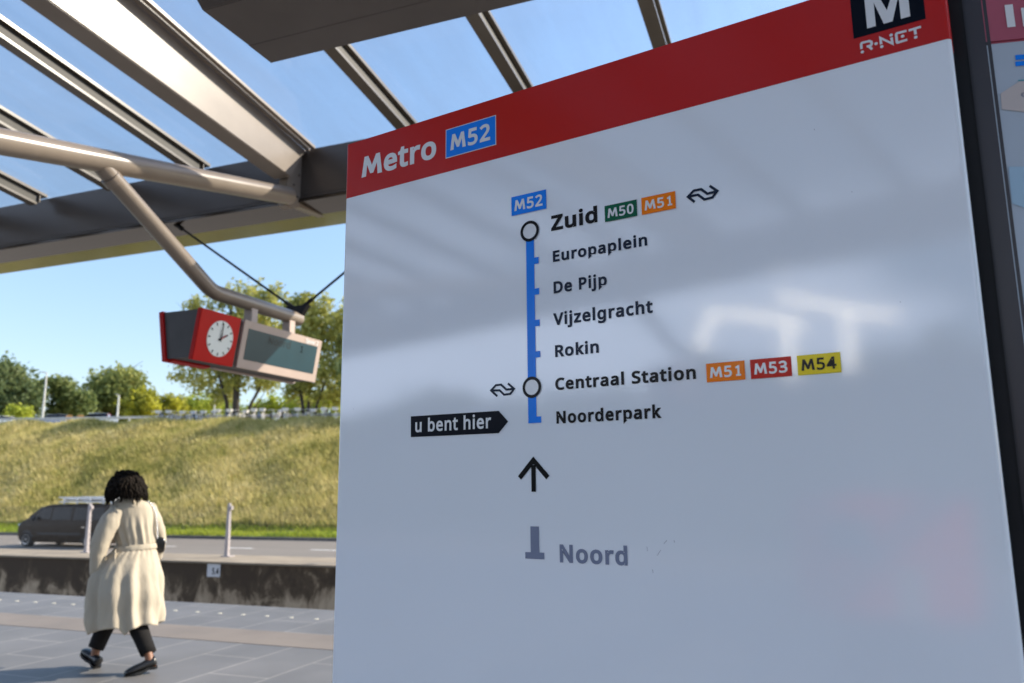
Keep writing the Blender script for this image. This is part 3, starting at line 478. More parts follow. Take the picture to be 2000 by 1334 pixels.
# ---------------------------------------------------------------- station canopy
YC, TS = -.5, .1405
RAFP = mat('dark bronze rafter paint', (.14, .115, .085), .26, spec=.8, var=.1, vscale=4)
PANEL = glass_mat('milky roof glass', dirt_milk=.55)  # milkiness added on this unseen half to soften and lighten the sign's reflection
WEB = mat('shade-darkened rafter web', (.05, .045, .035), .6, var=.1)  # web colour darkened to paint in the shade under the top flange
def zr(v): return 4.985+TS*(6.5-v)
canopy = station(thing('platform_canopy', 'taupe steel station canopy with sloping glass roof and tubular arms', 'canopy'))
BEAMS = [12.2, 4.88, -2.44]
RAFT = [4.83+1.22*k for k in range(1, 10)]+[3.50-1.265*k for k in range(0, 9)]
RAFT = [u for u in RAFT if all(abs(u-b) > .4 for b in BEAMS)]
for sd_ in (1, -1):
    Y = lambda v: YC+sd_*(v-YC)
    # eaves gutter and soffit
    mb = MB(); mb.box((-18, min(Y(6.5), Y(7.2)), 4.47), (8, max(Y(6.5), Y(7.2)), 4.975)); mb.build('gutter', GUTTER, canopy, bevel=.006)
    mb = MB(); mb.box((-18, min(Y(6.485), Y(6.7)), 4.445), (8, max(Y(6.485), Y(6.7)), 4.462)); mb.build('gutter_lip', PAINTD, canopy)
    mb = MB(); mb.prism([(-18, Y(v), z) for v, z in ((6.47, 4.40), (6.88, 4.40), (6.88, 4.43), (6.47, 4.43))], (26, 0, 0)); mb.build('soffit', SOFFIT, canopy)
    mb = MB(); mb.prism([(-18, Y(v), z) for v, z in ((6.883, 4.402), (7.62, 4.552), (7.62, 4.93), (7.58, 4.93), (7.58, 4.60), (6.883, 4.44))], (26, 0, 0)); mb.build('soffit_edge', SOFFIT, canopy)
    # main beams
    for u in BEAMS:
        mb = MB(); pts = []
        for x in (-u-.10, -u+.10):
            pts.append([(x, Y(v), z) for v, z in ((YC, zr(YC)-.70), (6.26, 4.583), (6.492, 4.962), (YC, zr(YC)+.02))])
        mb.loft(pts); mb.build('main_beam', PAINT, canopy, bevel=.008)
        mb = MB()
        for x, d, w in ((-u+.135, 0, .035), (-u+.195, .012, .05)):
            mb.hexa([(x-w/2, Y(6.48), zr(6.48)-.045+d), (x+w/2, Y(6.48), zr(6.48)-.045+d), (x+w/2, Y(YC), zr(YC)-.045+d), (x-w/2, Y(YC), zr(YC)-.045+d),
                     (x-w/2, Y(6.48), zr(6.48)-.005), (x+w/2, Y(6.48), zr(6.48)-.005), (x+w/2, Y(YC), zr(YC)-.005), (x-w/2, Y(YC), zr(YC)-.005)])
        mb.build('glazing_bar', PAINT, canopy)
        mb = MB(); mb.prism([(-u-.05, Y(v), z) for v, z in ((6.265, 4.575), (6.265, 4.30), (6.36, 4.29), (6.50, 4.355), (6.95, 4.395), (6.46, 4.397), (6.495, 4.46), (6.495, 4.955))], (.10, 0, 0))
        bb = mb.build('beam_bracket', PAINT, canopy, bevel=.004)
        for v, z in ((6.35, 4.375), (6.43, 4.44), (6.37, 4.55), (6.45, 4.68)):
            mb = MB(); mb.tube([(-u-.062, Y(v), z), (-u+.062, Y(v), z)], .013, 8); mb.build('bolt', PAINTD, bb)
    # rafters: bottom flange, web, top flange
    for u in RAFT:
        x = -u; mb = MB()
        def run(x0, x1, d0, d1, v0=6.33):
            mb.hexa([(x0, Y(v0), zr(v0)+d0), (x1, Y(v0), zr(v0)+d0), (x1, Y(YC), zr(YC)+d0), (x0, Y(YC), zr(YC)+d0),
                     (x0, Y(v0), zr(v0)+d1), (x1, Y(v0), zr(v0)+d1), (x1, Y(YC), zr(YC)+d1), (x0, Y(YC), zr(YC)+d1)])
        run(x-.06, x+.05, -.175, -.150); run(x-.06, x+.06, -.035, -.003, 6.45)
        mb.box((x-.045, min(Y(6.36), Y(6.372)), 4.87), (x+.045, max(Y(6.36), Y(6.372)), 4.975))
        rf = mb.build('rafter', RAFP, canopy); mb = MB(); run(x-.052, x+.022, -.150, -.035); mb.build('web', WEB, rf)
    xs = sorted([-u for u in RAFT+BEAMS])
    for a, b in zip(xs, xs[1:]):
        mb = MB(); mb.hexa([(a+.01, Y(6.75), zr(6.75)+.004), (b-.01, Y(6.75), zr(6.75)+.004), (b-.01, Y(YC+.02), zr(YC+.02)+.004), (a+.01, Y(YC+.02), zr(YC+.02)+.004),
                            (a+.01, Y(6.75), zr(6.75)+.014), (b-.01, Y(6.75), zr(6.75)+.014), (b-.01, Y(YC+.02), zr(YC+.02)+.014), (a+.01, Y(YC+.02), zr(YC+.02)+.014)])
        if sd_ > 0: mb.build('glass_pane', ROOFGL, canopy)
        else: mb.build('roof_panel', PANEL, canopy)
# branching steelwork under the beams
for u in BEAMS:
    x = -u+.07
    mb = MB(); mb.tube([(x, YC, .02), (x, YC, 5.3)], [.15, .13], 24); mb.build('column', PAINT, canopy, 2)
    mb = MB(); mb.tube([(x, YC, 0), (x, YC, .03)], .26, 24); mb.build('base_plate', PAINTD, canopy, 2)
    mb = MB(); mb.tube([(x, YC, 2.88), (x, 3.31, 3.735), (x, 6.28, 4.395)], [.088, .088, .088], 24); mb.build('branch_tube', TUBE, canopy, 2)
    mb = MB(); mb.tube([(x, YC, 2.88), (x, YC-3.81, 3.735), (x, YC-6.78, 4.395)], .088, 24); mb.build('branch_tube', TUBE, canopy, 2)
XT = -4.81
mb = MB()
bend = [(XT, 4.02, 3.90), (XT, 5.20, 3.235), (XT, 5.26, 3.205), (XT, 5.33, 3.187), (XT, 6.52, 3.178)]
mb.tube(bend, .066, 20); mb.build('display_arm', TUBE, canopy, 2)
mb = MB(); mb.tube([(XT, 4.16, 3.813), (XT, 4.215, 3.782)], .073, 20); mb.build('weld_collar', TUBE, canopy, 2)
for sx in (-1, 1):
    mb = MB(); mb.tube([(XT, 6.50, 3.26), (XT+sx*1.75, 6.56, 4.43)], .012, 8); mb.tube([(XT, 6.50, 3.26), (XT+sx*.16, 6.505, 3.367)], .02, 8)
    mb.tube([(XT+sx*1.62, 6.556, 4.343), (XT+sx*1.75, 6.56, 4.43)], .026, 8); mb.build('tie_rod', BLACK, canopy, 2)
mb = MB(); mb.prism([(XT-.13, 6.47, 3.31), (XT-.05, 6.47, 3.20), (XT+.05, 6.47, 3.20), (XT+.13, 6.47, 3.31)], (0, .06, 0)); mb.build('rod_bracket', BLACK, canopy)
mb = MB(); mb.tube([(x, 2*YC-y, z) for x, y, z in bend], .066, 20); mb.build('display_arm', TUBE, canopy, 2)

# ---------------------------------------------------------------- hanging train display with clock
D0 = Vector((XT, 5.0, 2.55))
disp = thing('train_display', 'hanging beige platform display with red clock boxes at its near end', 'display'); place(disp, D0)
E2 = Vector((.07, 0, .42)).normalized(); E1 = Vector((0, 1, 0)); EN = E1.cross(E2); EN = EN if EN.x > 0 else -EN
def FB(x, y, off=0.0):
    n = SX*EN.x+SY*EN.y+SZ*EN.z; org = D0+Vector((.13, 0, 0))+EN*off
    ow = SX*org.x+SY*org.y+SZ*org.z; p = stn(hit(x, y, n, n.dot(ow)))-org
    return p.dot(E1), p.dot(E2)
a0, b1 = FB(395, 600.7, .03); a1, _ = FB(472, 622, .03); _, b0 = FB(384, 703.5, .03)
h0, _ = FB(468, 670); h1, _ = FB(621, 705); _, hb0 = FB(540, 733); _, hb1 = FB(540, 641.5)
c0 = FB(429.3, 661.8, .03); cr = (b1-b0)*.355
s0, sb1 = FB(480.5, 660), FB(550, 659)[1]; s0 = s0[0]; s1 = FB(613.5, 703)[0]; sb0 = FB(545, 716.8)[1]
print('display', [round(q, 3) for q in (a0, a1, b0, b1, h0, h1, hb0, hb1, *c0, cr, s0, s1, sb0, sb1)])
SCREEN = mat('dark teal display screen', (.013, .047, .066), .3, var=.15, vscale=3)
mb = MB(); mb.hexa([(-.125, a0+.015, .01), (.125, a0+.015, .01), (.125, h1-.02, .01), (-.125, h1-.02, .01), (-.185, a0+.015, .40), (.185, a0+.015, .40), (.185, h1-.02, .40), (-.185, h1-.02, .40)])
mb.build('core', DGREY, disp)
for sd_ in (1, -1):
    def L(a, b, k): p = Vector((.13, 0, 0))+EN*k+E1*a+E2*b; return (p.x*sd_, p.y, p.z)
    def plate(a0, a1, b0, b1, k0, k1):
        m_ = MB(); m_.hexa([L(a0,b0,k0), L(a1,b0,k0), L(a1,b1,k0), L(a0,b1,k0), L(a0,b0,k1), L(a1,b0,k1), L(a1,b1,k1), L(a0,b1,k1)]); return m_
    clk = plate(a0, a1, b0, b1, -.015, .03).build('clock', RED, disp, bevel=.004)
    ring = lambda r, k, n=48: [L(c0[0]+r*math.cos(2*math.pi*i/n), c0[1]+r*math.sin(2*math.pi*i/n), k) for i in range(n)]
    m_ = MB(); m_.loft([ring(cr, .029), ring(cr, .034)]); m_.build('dial', mat('white dial', (.72, .76, .74), .4), clk)
    m_ = MB()
    for i in range(12):
        t = 2*math.pi*i/12; ca, sa = math.cos(t), math.sin(t); r0, r1, w_ = cr*.78, cr*.95, cr*.035
        m_.add([L(c0[0]+ca*r+sa*w, c0[1]+sa*r-ca*w, .0365) for r, w in ((r0, w_), (r1, w_), (r1, -w_), (r0, -w_))], [(0, 1, 2, 3)])
    m_.build('hour_marks', LETK, clk)
    def hand(name, t, r0, r1, w, k, m):
        t = R(t) if sd_ > 0 else R(180-t); ca, sa = math.cos(t), math.sin(t); m_ = MB()
        m_.prism([L(c0[0]+ca*r+sa*w_, c0[1]+sa*r-ca*w_, k) for r, w_ in ((r0, w), (r1, w*.7), (r1, -w*.7), (r0, -w))], Vector(L(0, 0, k+.002))-Vector(L(0, 0, k))); m_.build(name, m, clk)
    hand('hour_hand', 30, -cr*.15, cr*.58, cr*.05, .039, LETK); hand('minute_hand', 89, -cr*.15, cr*.85, cr*.035, .043, LETK)
    hand('second_hand', 40, 0, cr*.4, cr*.03, .047, RED)
    hs = plate(h0, h1, hb0, hb1, -.035, .012).build('housing', PINK, disp, bevel=.004)
    scn = plate(s0, s1, sb0, sb1, .012, .0145).build('screen', SCREEN, hs)
    if sd_ > 0:
        def wr(s, bl, br, ct, m, par, bold=16):
            a, b, c = FB(*bl), FB(*br), FB(*ct); me = flat_mesh('lettering', text_loops(s, a[0], a[1], b[0]-a[0], c[1]-a[1], bold, 10))
            T_ = Matrix.Identity(4)
            for i, ax in enumerate((E1, E2, EN)):
                for j in range(3): T_[j][i] = ax[j]
            T_.translation = Vector((.13, 0, 0))+EN*.016
            me.transform(T_); link('lettering', me, m, par)
        wr('Noord', (521, 671), (563, 683), (521.5, 656), mat('screen lettering', (.008, .016, .02), .4), scn, 8)
        wr('1', (583, 688), (588, 689.2), (583.5, 674), LETK, scn, 0)
        wr('Spoor 2', (594.5, 668.5), (618.5, 674.8), (595, 660.5), LETW, hs, 24)
    m_ = plate(a0+.04, (a1 if sd_ < 0 else h1-.3), -.012, .012, -.05, .0); m_.build('bottom_trim', RED if sd_ < 0 else DGREY, disp)
for v in (5.80, 6.36):
    mb = MB(); mb.box((-.045, v-5.045, .40), (.045, v-4.955, .63)); mb.build('hanger', PINK, disp, bevel=.005)

d2 = copy_tree(disp); place(d2, (XT, 2*YC-D0.y, D0.z), math.pi); d2['label'] = 'second hanging display on the opposite canopy edge, mirrored faintly in the line sign'

# ---------------------------------------------------------------- dark box beam above the kiosk
fx = station(thing('box_beam', 'dark brown metal box beam hanging above the line sign', 'beam'))
mb = MB()
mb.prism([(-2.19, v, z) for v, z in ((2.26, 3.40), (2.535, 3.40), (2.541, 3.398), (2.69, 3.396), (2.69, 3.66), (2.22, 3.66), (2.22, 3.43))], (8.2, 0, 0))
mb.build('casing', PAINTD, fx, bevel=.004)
for x in (-1.2, 2.0, 5.2):
    mb = MB(); mb.tube([(x, 2.46, 3.66), (x, 2.46, zr(2.46)-.17)], .02, 10); mb.build('hanger', PAINTD, fx, 1)

# ---------------------------------------------------------------- made-up things behind the camera, added for the sign's reflections
STEEL = mat('dull glint aluminium', (.9, .89, .87), .47, metal=1)
def mirror(x, y, dist=None, n=None, c=None):
    p = hit(x, y, SGY, SGC); d = ray(x, y); d = (d-SGY*2*d.dot(SGY)).normalized()
    return p+d*(dist if dist is not None else (c-p.dot(n))/d.dot(n)), -d
for lab, lines, ctr, dist in (('made-up flat aluminium frame on a pole, angled to glint in the sign above the orange badge', [[(1366,712),(1372,660),(1388,614),(1450,614),(1522,624),(1575,640)], [(1536,634),(1548,742)]], (1500,640), 13.6),
                        ('made-up flat aluminium frame on a pole, angled to glint in the sign above the yellow badge', [[(1516,576),(1590,592),(1660,606),(1757,619)], [(1654,612),(1662,724)]], (1640,610), 13.9)):
    c, back = mirror(*ctr, dist); N = (back+sd).normalized()
    X_ = Vector((-N.y, N.x, 0)).normalized(); Z_ = N.cross(X_)
    o = thing('glint_frame', lab, 'frame', c, 0, 'made-up aluminium frames glinting in the sign')  # added frame, tilted to throw a sun glint onto the sign
    for k, pl in enumerate(lines):
        q = [mirror(x, y, None, N, N.dot(c))[0]-c for x, y in pl]; w = .06
        out_ = stroke([(v.dot(X_), v.dot(Z_)) for v in q], .115)
        mb = MB(); mb.prism([X_*a+Z_*b+N*(-.006*k) for a, b in out_], -N*.02); mb.build('bar', STEEL, o)
    mb = MB(); mb.tube([q[-1]-N*.04, Vector((q[-1].x-N.x*.04, q[-1].y-N.y*.04, -c.z-1.0))], .05, 10); mb.build('pole', PAINTD, o)
tm = station(thing('added_ticket_machine', 'made-up red ticket machine, added for the faint red reflection in the line sign', 'ticket machine'))  # unseen cabinet added for the reddish reflection low on the sign
mb = MB(); mb.box((-2.5, -4.7, .48), (-1.25, -4.2, 1.42)); mb.build('cabinet', mat('bright red machine paint', (.72, .03, .025), .4, var=.25, vscale=3), tm, bevel=.03)
mb = MB(); mb.box((-2.2, -4.2, .95), (-1.85, -4.185, 1.25)); mb.build('screen', BLACK, tm)
mb = MB(); mb.box((-1.7, -4.2, .5), (-1.5, -4.18, .9)); mb.build('coin_panel', PINK, tm)
mb = MB(); mb.box((-2.2, -4.6, 0), (-1.55, -4.3, .48)); mb.build('plinth', BLACK, tm)

# ---------------------------------------------------------------- platform, track, wall
V_E = on_z(320, 1173.5, 0).y; print('edge', V_E)
def tile_mat():
    m = bpy.data.materials.new('grey platform tiles'); m.use_nodes = True; n = m.node_tree; b = n.nodes['Principled BSDF']
    tc = n.nodes.new('ShaderNodeTexCoord')
    br = n.nodes.new('ShaderNodeTexBrick'); br.offset = .5; br.inputs['Scale'].default_value = 1
    br.inputs['Brick Width'].default_value = 1.2; br.inputs['Row Height'].default_value = .6; br.inputs['Mortar Size'].default_value = .009; br.inputs['Mortar Smooth'].default_value = .3
    br.inputs['Color1'].default_value = (.150, .147, .150, 1); br.inputs['Color2'].default_value = (.160, .156, .157, 1); br.inputs['Mortar'].default_value = (.31, .295, .28, 1)
    rot = n.nodes.new('ShaderNodeMapping'); rot.inputs['Rotation'].default_value = (0, 0, R(90)); rot.inputs['Location'].default_value = (.25, .13, 0)
    n.links.new(tc.outputs['Object'], rot.inputs[0]); n.links.new(rot.outputs[0], br.inputs['Vector'])
    no = n.nodes.new('ShaderNodeTexNoise'); no.inputs['Scale'].default_value = 1.1; no.inputs['Detail'].default_value = 8
    n.links.new(tc.outputs['Object'], no.inputs['Vector'])
    mx = n.nodes.new('ShaderNodeMix'); mx.data_type = 'RGBA'; mx.blend_type = 'MULTIPLY'; mx.inputs[0].default_value = 1
    rp = n.nodes.new('ShaderNodeValToRGB'); rp.color_ramp.elements[0].color = (.78, .77, .75, 1); rp.color_ramp.elements[1].color = (1.12, 1.1, 1.08, 1)
    rp.color_ramp.elements[0].position = .3; rp.color_ramp.elements[1].position = .72
    n.links.new(no.outputs[0], rp.inputs[0]); n.links.new(br.outputs[0], mx.inputs[6]); n.links.new(rp.outputs[0], mx.inputs[7])
    n.links.new(mx.outputs[2], b.inputs['Base Color']); b.inputs['Roughness'].default_value = .55
    bp = n.nodes.new('ShaderNodeBump'); bp.inputs['Strength'].default_value = .15; bp.inputs['Distance'].default_value = .004
    fn = n.nodes.new('ShaderNodeTexNoise'); fn.inputs['Scale'].default_value = 160
    n.links.new(tc.outputs['Object'], fn.inputs['Vector']); n.links.new(fn.outputs[0], bp.inputs['Height']); n.links.new(bp.outputs[0], b.inputs['Normal'])
    return m
TILE = tile_mat()
mb = MB(); mb.box((-60, -10.2, -1.15), (40, V_E, 0)); struct('platform', mb, TILE)
BAND = mat('brown paving band', (.20, .165, .135), .6, var=.12, vscale=1.5, bump=.1, bscale=150)
y0, y1 = on_z(320, 1245, 0).y, on_z(320, 1219, 0).y
mb = MB(); mb.box((-60, y0, .0), (40, y1, .004)); struct('paving_band', mb, BAND)
# pale studs in the tiles along the edge
pa, pb = on_z(105, 1178.5, 0), on_z(436, 1198.5, 0); yv = (pa.y+pb.y)/2; pitch = (pb.x-pa.x)/8.15
STUD = mat('cream stud', (.52, .49, .40), .6)
for k in range(-14, 24):
    m_ = MB(); n_ = 12; m_.loft([[(.029*s*math.cos(2*math.pi*i/n_), .029*s*math.sin(2*math.pi*i/n_), z) for i in range(n_)] for s, z in ((1, 0), (1, .003), (.8, .006))])
    if k == -14: s_me = m_.mesh('floor_stud'); s_me.materials.append(STUD)
    o = bpy.data.objects.new('floor_stud', s_me); COL.objects.link(o); place(o, (pa.x+pitch*(k), yv, 0))
    tag(o, 'small round cream stud set in the tiles along the platform edge', 'stud', 'row of studs along the platform edge')
GRAV = mat('track ballast', (.10, .085, .07), .9, var=.5, vscale=30, bump=.8, bscale=40)
V_W = 11.9; Z_W = on_y(325, 1094, V_W).z; print('wall top', Z_W)
mb = MB(); mb.box((-120, V_E, -1.5), (60, V_W, -1.1)); struct('track_bed', mb, GRAV)

def wall_mat():
    m = bpy.data.materials.new('stained concrete'); m.use_nodes = True; n = m.node_tree; b = n.nodes['Principled BSDF']; b.inputs['Roughness'].default_value = .85
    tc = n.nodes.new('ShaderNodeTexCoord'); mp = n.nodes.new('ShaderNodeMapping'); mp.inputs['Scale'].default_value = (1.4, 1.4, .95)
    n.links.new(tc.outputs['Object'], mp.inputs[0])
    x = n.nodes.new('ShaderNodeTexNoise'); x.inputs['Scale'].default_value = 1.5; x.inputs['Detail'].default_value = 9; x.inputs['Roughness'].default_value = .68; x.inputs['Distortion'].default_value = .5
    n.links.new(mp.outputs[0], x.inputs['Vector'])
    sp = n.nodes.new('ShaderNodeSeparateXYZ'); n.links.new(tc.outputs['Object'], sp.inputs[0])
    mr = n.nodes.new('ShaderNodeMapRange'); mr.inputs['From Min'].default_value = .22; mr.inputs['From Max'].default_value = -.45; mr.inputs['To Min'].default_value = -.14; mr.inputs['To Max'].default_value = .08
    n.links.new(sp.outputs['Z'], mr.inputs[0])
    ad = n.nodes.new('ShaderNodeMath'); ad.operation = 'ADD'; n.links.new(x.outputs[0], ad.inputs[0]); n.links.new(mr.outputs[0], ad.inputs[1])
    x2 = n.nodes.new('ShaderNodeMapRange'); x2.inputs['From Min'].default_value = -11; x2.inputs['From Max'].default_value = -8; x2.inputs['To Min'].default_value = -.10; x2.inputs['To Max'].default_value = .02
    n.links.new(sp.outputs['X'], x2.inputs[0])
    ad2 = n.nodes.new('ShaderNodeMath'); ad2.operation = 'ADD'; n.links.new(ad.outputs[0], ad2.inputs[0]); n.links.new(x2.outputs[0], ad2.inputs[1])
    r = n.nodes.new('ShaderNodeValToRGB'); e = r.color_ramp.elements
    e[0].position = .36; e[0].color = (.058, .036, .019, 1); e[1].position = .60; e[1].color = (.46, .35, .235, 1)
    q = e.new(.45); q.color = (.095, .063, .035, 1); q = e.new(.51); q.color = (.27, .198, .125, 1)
    n.links.new(ad2.outputs[0], r.inputs[0]); n.links.new(r.outputs[0], b.inputs['Base Color'])
    return m
LEDGE = mat('sandy concrete', (.275, .222, .16), .9, var=.18, vscale=2.2, bump=.2)
wall = station(thing('track_wall', 'low stained dark concrete retaining wall beyond the track', 'wall'))
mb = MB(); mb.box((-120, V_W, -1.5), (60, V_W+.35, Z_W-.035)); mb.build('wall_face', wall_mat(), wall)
mb = MB(); mb.box((-120, V_W-.03, Z_W-.035), (60, V_W+.45, Z_W)); mb.build('coping', LEDGE, wall, bevel=.008)
mb = MB(); mb.box((-120, V_W+.45, -1.5), (60, V_W+1.35, Z_W-.006)); struct('verge', mb, LEDGE)
# small number plate on the wall
c = on_y(418, 1114, V_W); pl = thing('number_plate', 'small white plate with dark digits fixed to the concrete wall', 'plate'); place(pl, (c.x, V_W, c.z))
mb = MB(); mb.box((-.15, -.012, -.115), (.15, -.002, .115)); mb.build('plate', mat('plate grey white', (.62, .61, .62), .5, var=.05), pl, bevel=.006)
me = flat_mesh('lettering', text_loops('5.4', -.03, -.065, .15, .11, 26)); me.transform(Matrix(((1,0,0,0),(0,0,1,-.0135),(0,1,0,0),(0,0,0,1)))); link('lettering', me, LETK, pl)

# ---------------------------------------------------------------- wire fence on the wall
POSTF = mat('pale pinkish grey fence paint', (.36, .32, .315), .5, var=.06)
fen = thing('wire_fence', 'low diamond wire fence with pale grey posts on the wall', 'fence')
pA = on_z(443, 1086.5, Z_W); V_F = pA.y; pB = on_y(168.5, 1079, V_F); stp = pA.x-pB.x; HF = on_y(445, 983, V_F).z-Z_W
print('fence', V_F, stp, HF); place(fen, (pA.x, V_F, Z_W))
for k in range(-4, 4):
    mb = MB(); x = k*stp
    mb.loft([[(x-w, -d, z), (x+w, -d, z), (x+w, d, z), (x-w, d, z)] for w, d, z in ((.042, .035, 0), (.028, .025, HF-.05), (.028, .025, HF-.05), (.024, .02, HF))])
    mb.box((x-.04, -.05, HF-.09), (x+.10, .05, HF-.04)) if False else None
    po = mb.build('post', POSTF, fen, bevel=.004)
    mb = MB(); mb.box((x-.09, -.08, -.006), (x+.13, .08, .012)); mb.build('foot_plate', POSTF, po)
    mb = MB(); mb.box((x+.03, -.03, HF-.12), (x+.075, .03, HF-.05)); mb.build('clip', POSTF, po)
qs = []
x0, x1 = -4*stp, 3*stp; hw, p_ = .0011, .062
for sgn in (1, -1):
    for i in range(int((x1-x0+1)/p_)):
        xa = x0-1+i*p_ if sgn > 0 else x0+i*p_; za, zb_ = .03, HF-.06; dx = sgn*(zb_-za)*.55
        for yy in ((-hw, 0), (0, hw)):
            qs.append([(xa-hw, yy[0]+sgn*.003, za), (xa+hw, yy[1]+sgn*.003, za), (xa+hw+dx, yy[1]+sgn*.003, zb_), (xa-hw+dx, yy[0]+sgn*.003, zb_)])
link('wire_mesh', np_mesh('wire_mesh', np.array(qs), 4), mat('galvanised wire', (.20, .185, .165), .6), fen)

# ---------------------------------------------------------------- road
Z_R = -1.05
ROADM = mat('worn asphalt', (.20, .172, .145), .85, var=.10, vscale=.5, bump=.15, bscale=40, stretch=(.25, 1.5, 1))
V_R1 = on_z(320, 1051, Z_R).y; print('road far', V_R1)
mb = MB(); mb.box((-160, V_W+1.35, -1.6), (90, V_R1, Z_R)); struct('road', mb, ROADM)
PAINTW = mat('road paint', (.72, .70, .66), .7, var=.08)
d1 = on_z(470, 1070.5, Z_R); d0_ = on_z(320, 1067, Z_R); step = d1.x-d0_.x; print('dash step', step, d1, d0_)
ws = (on_z(495, 1071, Z_R).x-on_z(446, 1070, Z_R).x)
for k in range(-7, 9):
    if k == -7:
        m_ = MB(); m_.box((-ws/2, -.10, .0), (ws/2, .10, .004)); dm = m_.mesh('lane_marking'); dm.materials.append(PAINTW)
    o = bpy.data.objects.new('lane_marking', dm); COL.objects.link(o); place(o, (d1.x+k*step, (d1.y+d0_.y)/2, Z_R)); tag(o, kind='structure')
mb = MB(); mb.box((-160, V_W+4.2, Z_R), (90, V_W+4.38, Z_R+.004)); struct('edge_marking', mb, PAINTW)
KERB = mat('dark kerb stone', (.09, .085, .08), .9, var=.25, vscale=3)
mb = MB(); mb.box((-160, V_R1, -1.6), (90, V_R1+.3, Z_R+.14)); struct('kerb', mb, KERB)

# ---------------------------------------------------------------- grass bank
VB0 = V_R1+.3; VT = VB0+16.5
ZT = on_y(200, 836, VT).z; print('bank top', VT, ZT)
_xa, _xb = on_y(0, 832, VT), on_y(650, 826, VT); print('crest', _xa, _xb)
def ztop(x): return _xa.z+(_xb.z-_xa.z)*np.clip((x-_xa.x)/(_xb.x-_xa.x), -1.5, 1.6)
def zplat(x): return ztop(x)+.2
def bank_z(x, y):
    t = np.clip((y-VB0-1.6)/(VT-VB0-1.6), 0, 1); s = t*t*(3-2*t)*.35+t*.65
    return Z_R+.12+(ztop(x)-Z_R-.12)*s+.05*np.sin(x*.31+1.3*np.sin(y*.5))*t*(1-t)*3+.05*np.sin(x*.9+y*.7)*np.minimum(1, t*5)
xs = np.linspace(-120, 40, 200); ys = np.concatenate([np.linspace(VB0, VT, 40), [VT+1, VT+2, VT+6, VT+40, VT+120, VT+500]])
X_, Y_ = np.meshgrid(xs, ys); Zg = bank_z(X_, Y_)+.2*np.clip((Y_-VT)/2, 0, 1)
mb = MB(); mb.v = [tuple(p) for p in np.stack([X_.ravel()*np.where(Y_.ravel() > VT+100, 6, 1), Y_.ravel(), Zg.ravel()], 1)]; nx = len(xs)
mb.f = [(j*nx+i, j*nx+i+1, (j+1)*nx+i+1, (j+1)*nx+i) for j in range(len(ys)-1) for i in range(nx-1)]
struct('grass_bank', mb, mat('bank soil and thatch', (.24, .20, .07), .95, var=.3, vscale=.6, col2=(.40, .33, .12)), True)
SLOPE_N = (ZT-Z_R)/(VT-VB0)

def grass_mesh(name, n, xr, yr, hmean, hvar, wid, lean, clump=0.0):
    x = rng.uniform(*xr, n); y = rng.uniform(*yr, n)
    if clump:
        keep = np.sin(x*1.7+2*np.sin(y*.9))*np.sin(y*2.1+1.4*np.sin(x*1.2)) + rng.normal(0, .7, n) > -clump; x, y = x[keep], y[keep]; n = len(x)
    z = bank_z(x, y)-.02
    h = hmean*(1+hvar*(np.sin(x*.8+2*np.sin(y*.6))*.5+rng.normal(0, .35, n))); h = np.clip(h, hmean*.35, hmean*2.2)
    a = rng.uniform(0, 2*np.pi, n); w = wid*rng.uniform(.6, 1.5, n); lx = rng.normal(-.12, lean, n)*h; ly = rng.normal(-.05, lean, n)*h
    b1 = np.stack([x-w*np.cos(a), y-w*np.sin(a), z], 1); b2 = np.stack([x+w*np.cos(a), y+w*np.sin(a), z], 1)
    m1 = np.stack([x+lx*.45+w*.7*np.cos(a), y+ly*.45+w*.7*np.sin(a), z+h*.6], 1); tp = np.stack([x+lx, y+ly, z+h], 1)
    return np_mesh(name, np.stack([b1, b2, m1, tp], 1), 4)
STRAW = leaf_mat('dry grass', [(.19, .195, .045), (.35, .325, .09), (.52, .445, .16), (.60, .51, .22), (.66, .57, .29)], .16, .4)
LUSH = leaf_mat('green grass', [(.17, .25, .02), (.32, .38, .03), (.46, .46, .05)], .5, .35)
WEED = leaf_mat('green weeds', [(.08, .12, .02), (.15, .19, .03), (.30, .30, .06)], .3, .3)
o = link('dry_grass', grass_mesh('dry_grass', 430000, (-84, 4), (VB0+2.4, VT+.6), .44, .6, .016, .22), STRAW); station(tag(o, 'tall dry yellow grass covering the bank', 'grass', kind='stuff'))
o = link('verge_grass', grass_mesh('verge_grass', 60000, (-84, 4), (VB0+.02, VB0+3.4), .24, .4, .018, .3), LUSH); station(tag(o, 'short bright green grass along the kerb', 'grass', kind='stuff'))
o = link('bank_weeds', grass_mesh('bank_weeds', 62000, (-84, 4), (VB0+2, VT), .40, .5, .04, .4, -.75), WEED); station(tag(o, 'patches of green weeds in the dry grass', 'weeds', kind='stuff'))

# ---------------------------------------------------------------- dark van with a roof rack
VAN = mat('dark grey brown car paint', (.034, .022, .013), .5, spec=.10, var=.06, vscale=2)
VGL = mat('tinted window', (.004, .0035, .003), .2, spec=.10)
TYRE = mat('tyre rubber', (.018, .018, .018), .85); RIM = mat('alloy rim', (.28, .27, .26), .35, metal=.8)
VPL = mat('black plastic trim', (.02, .02, .02), .6); CHROME = mat('bright metal', (.75, .75, .76), .2, metal=1); ALU = mat('aluminium rack', (.50, .51, .53), .4, metal=.5)
LAMP = mat('lamp lens', (.75, .77, .8), .1, spec=.8)
w0 = on_z(50, 1068, Z_R); VN = w0.y
xf = on_y(28, 1040, VN).x; LEN = 5.95; HV = on_y(100, 985, VN).z-Z_R
print('van', w0, xf, HV)
van = thing('van', 'dark grey van with a roof rack driving along the road', 'van'); place(van, (xf, VN+.97, Z_R))
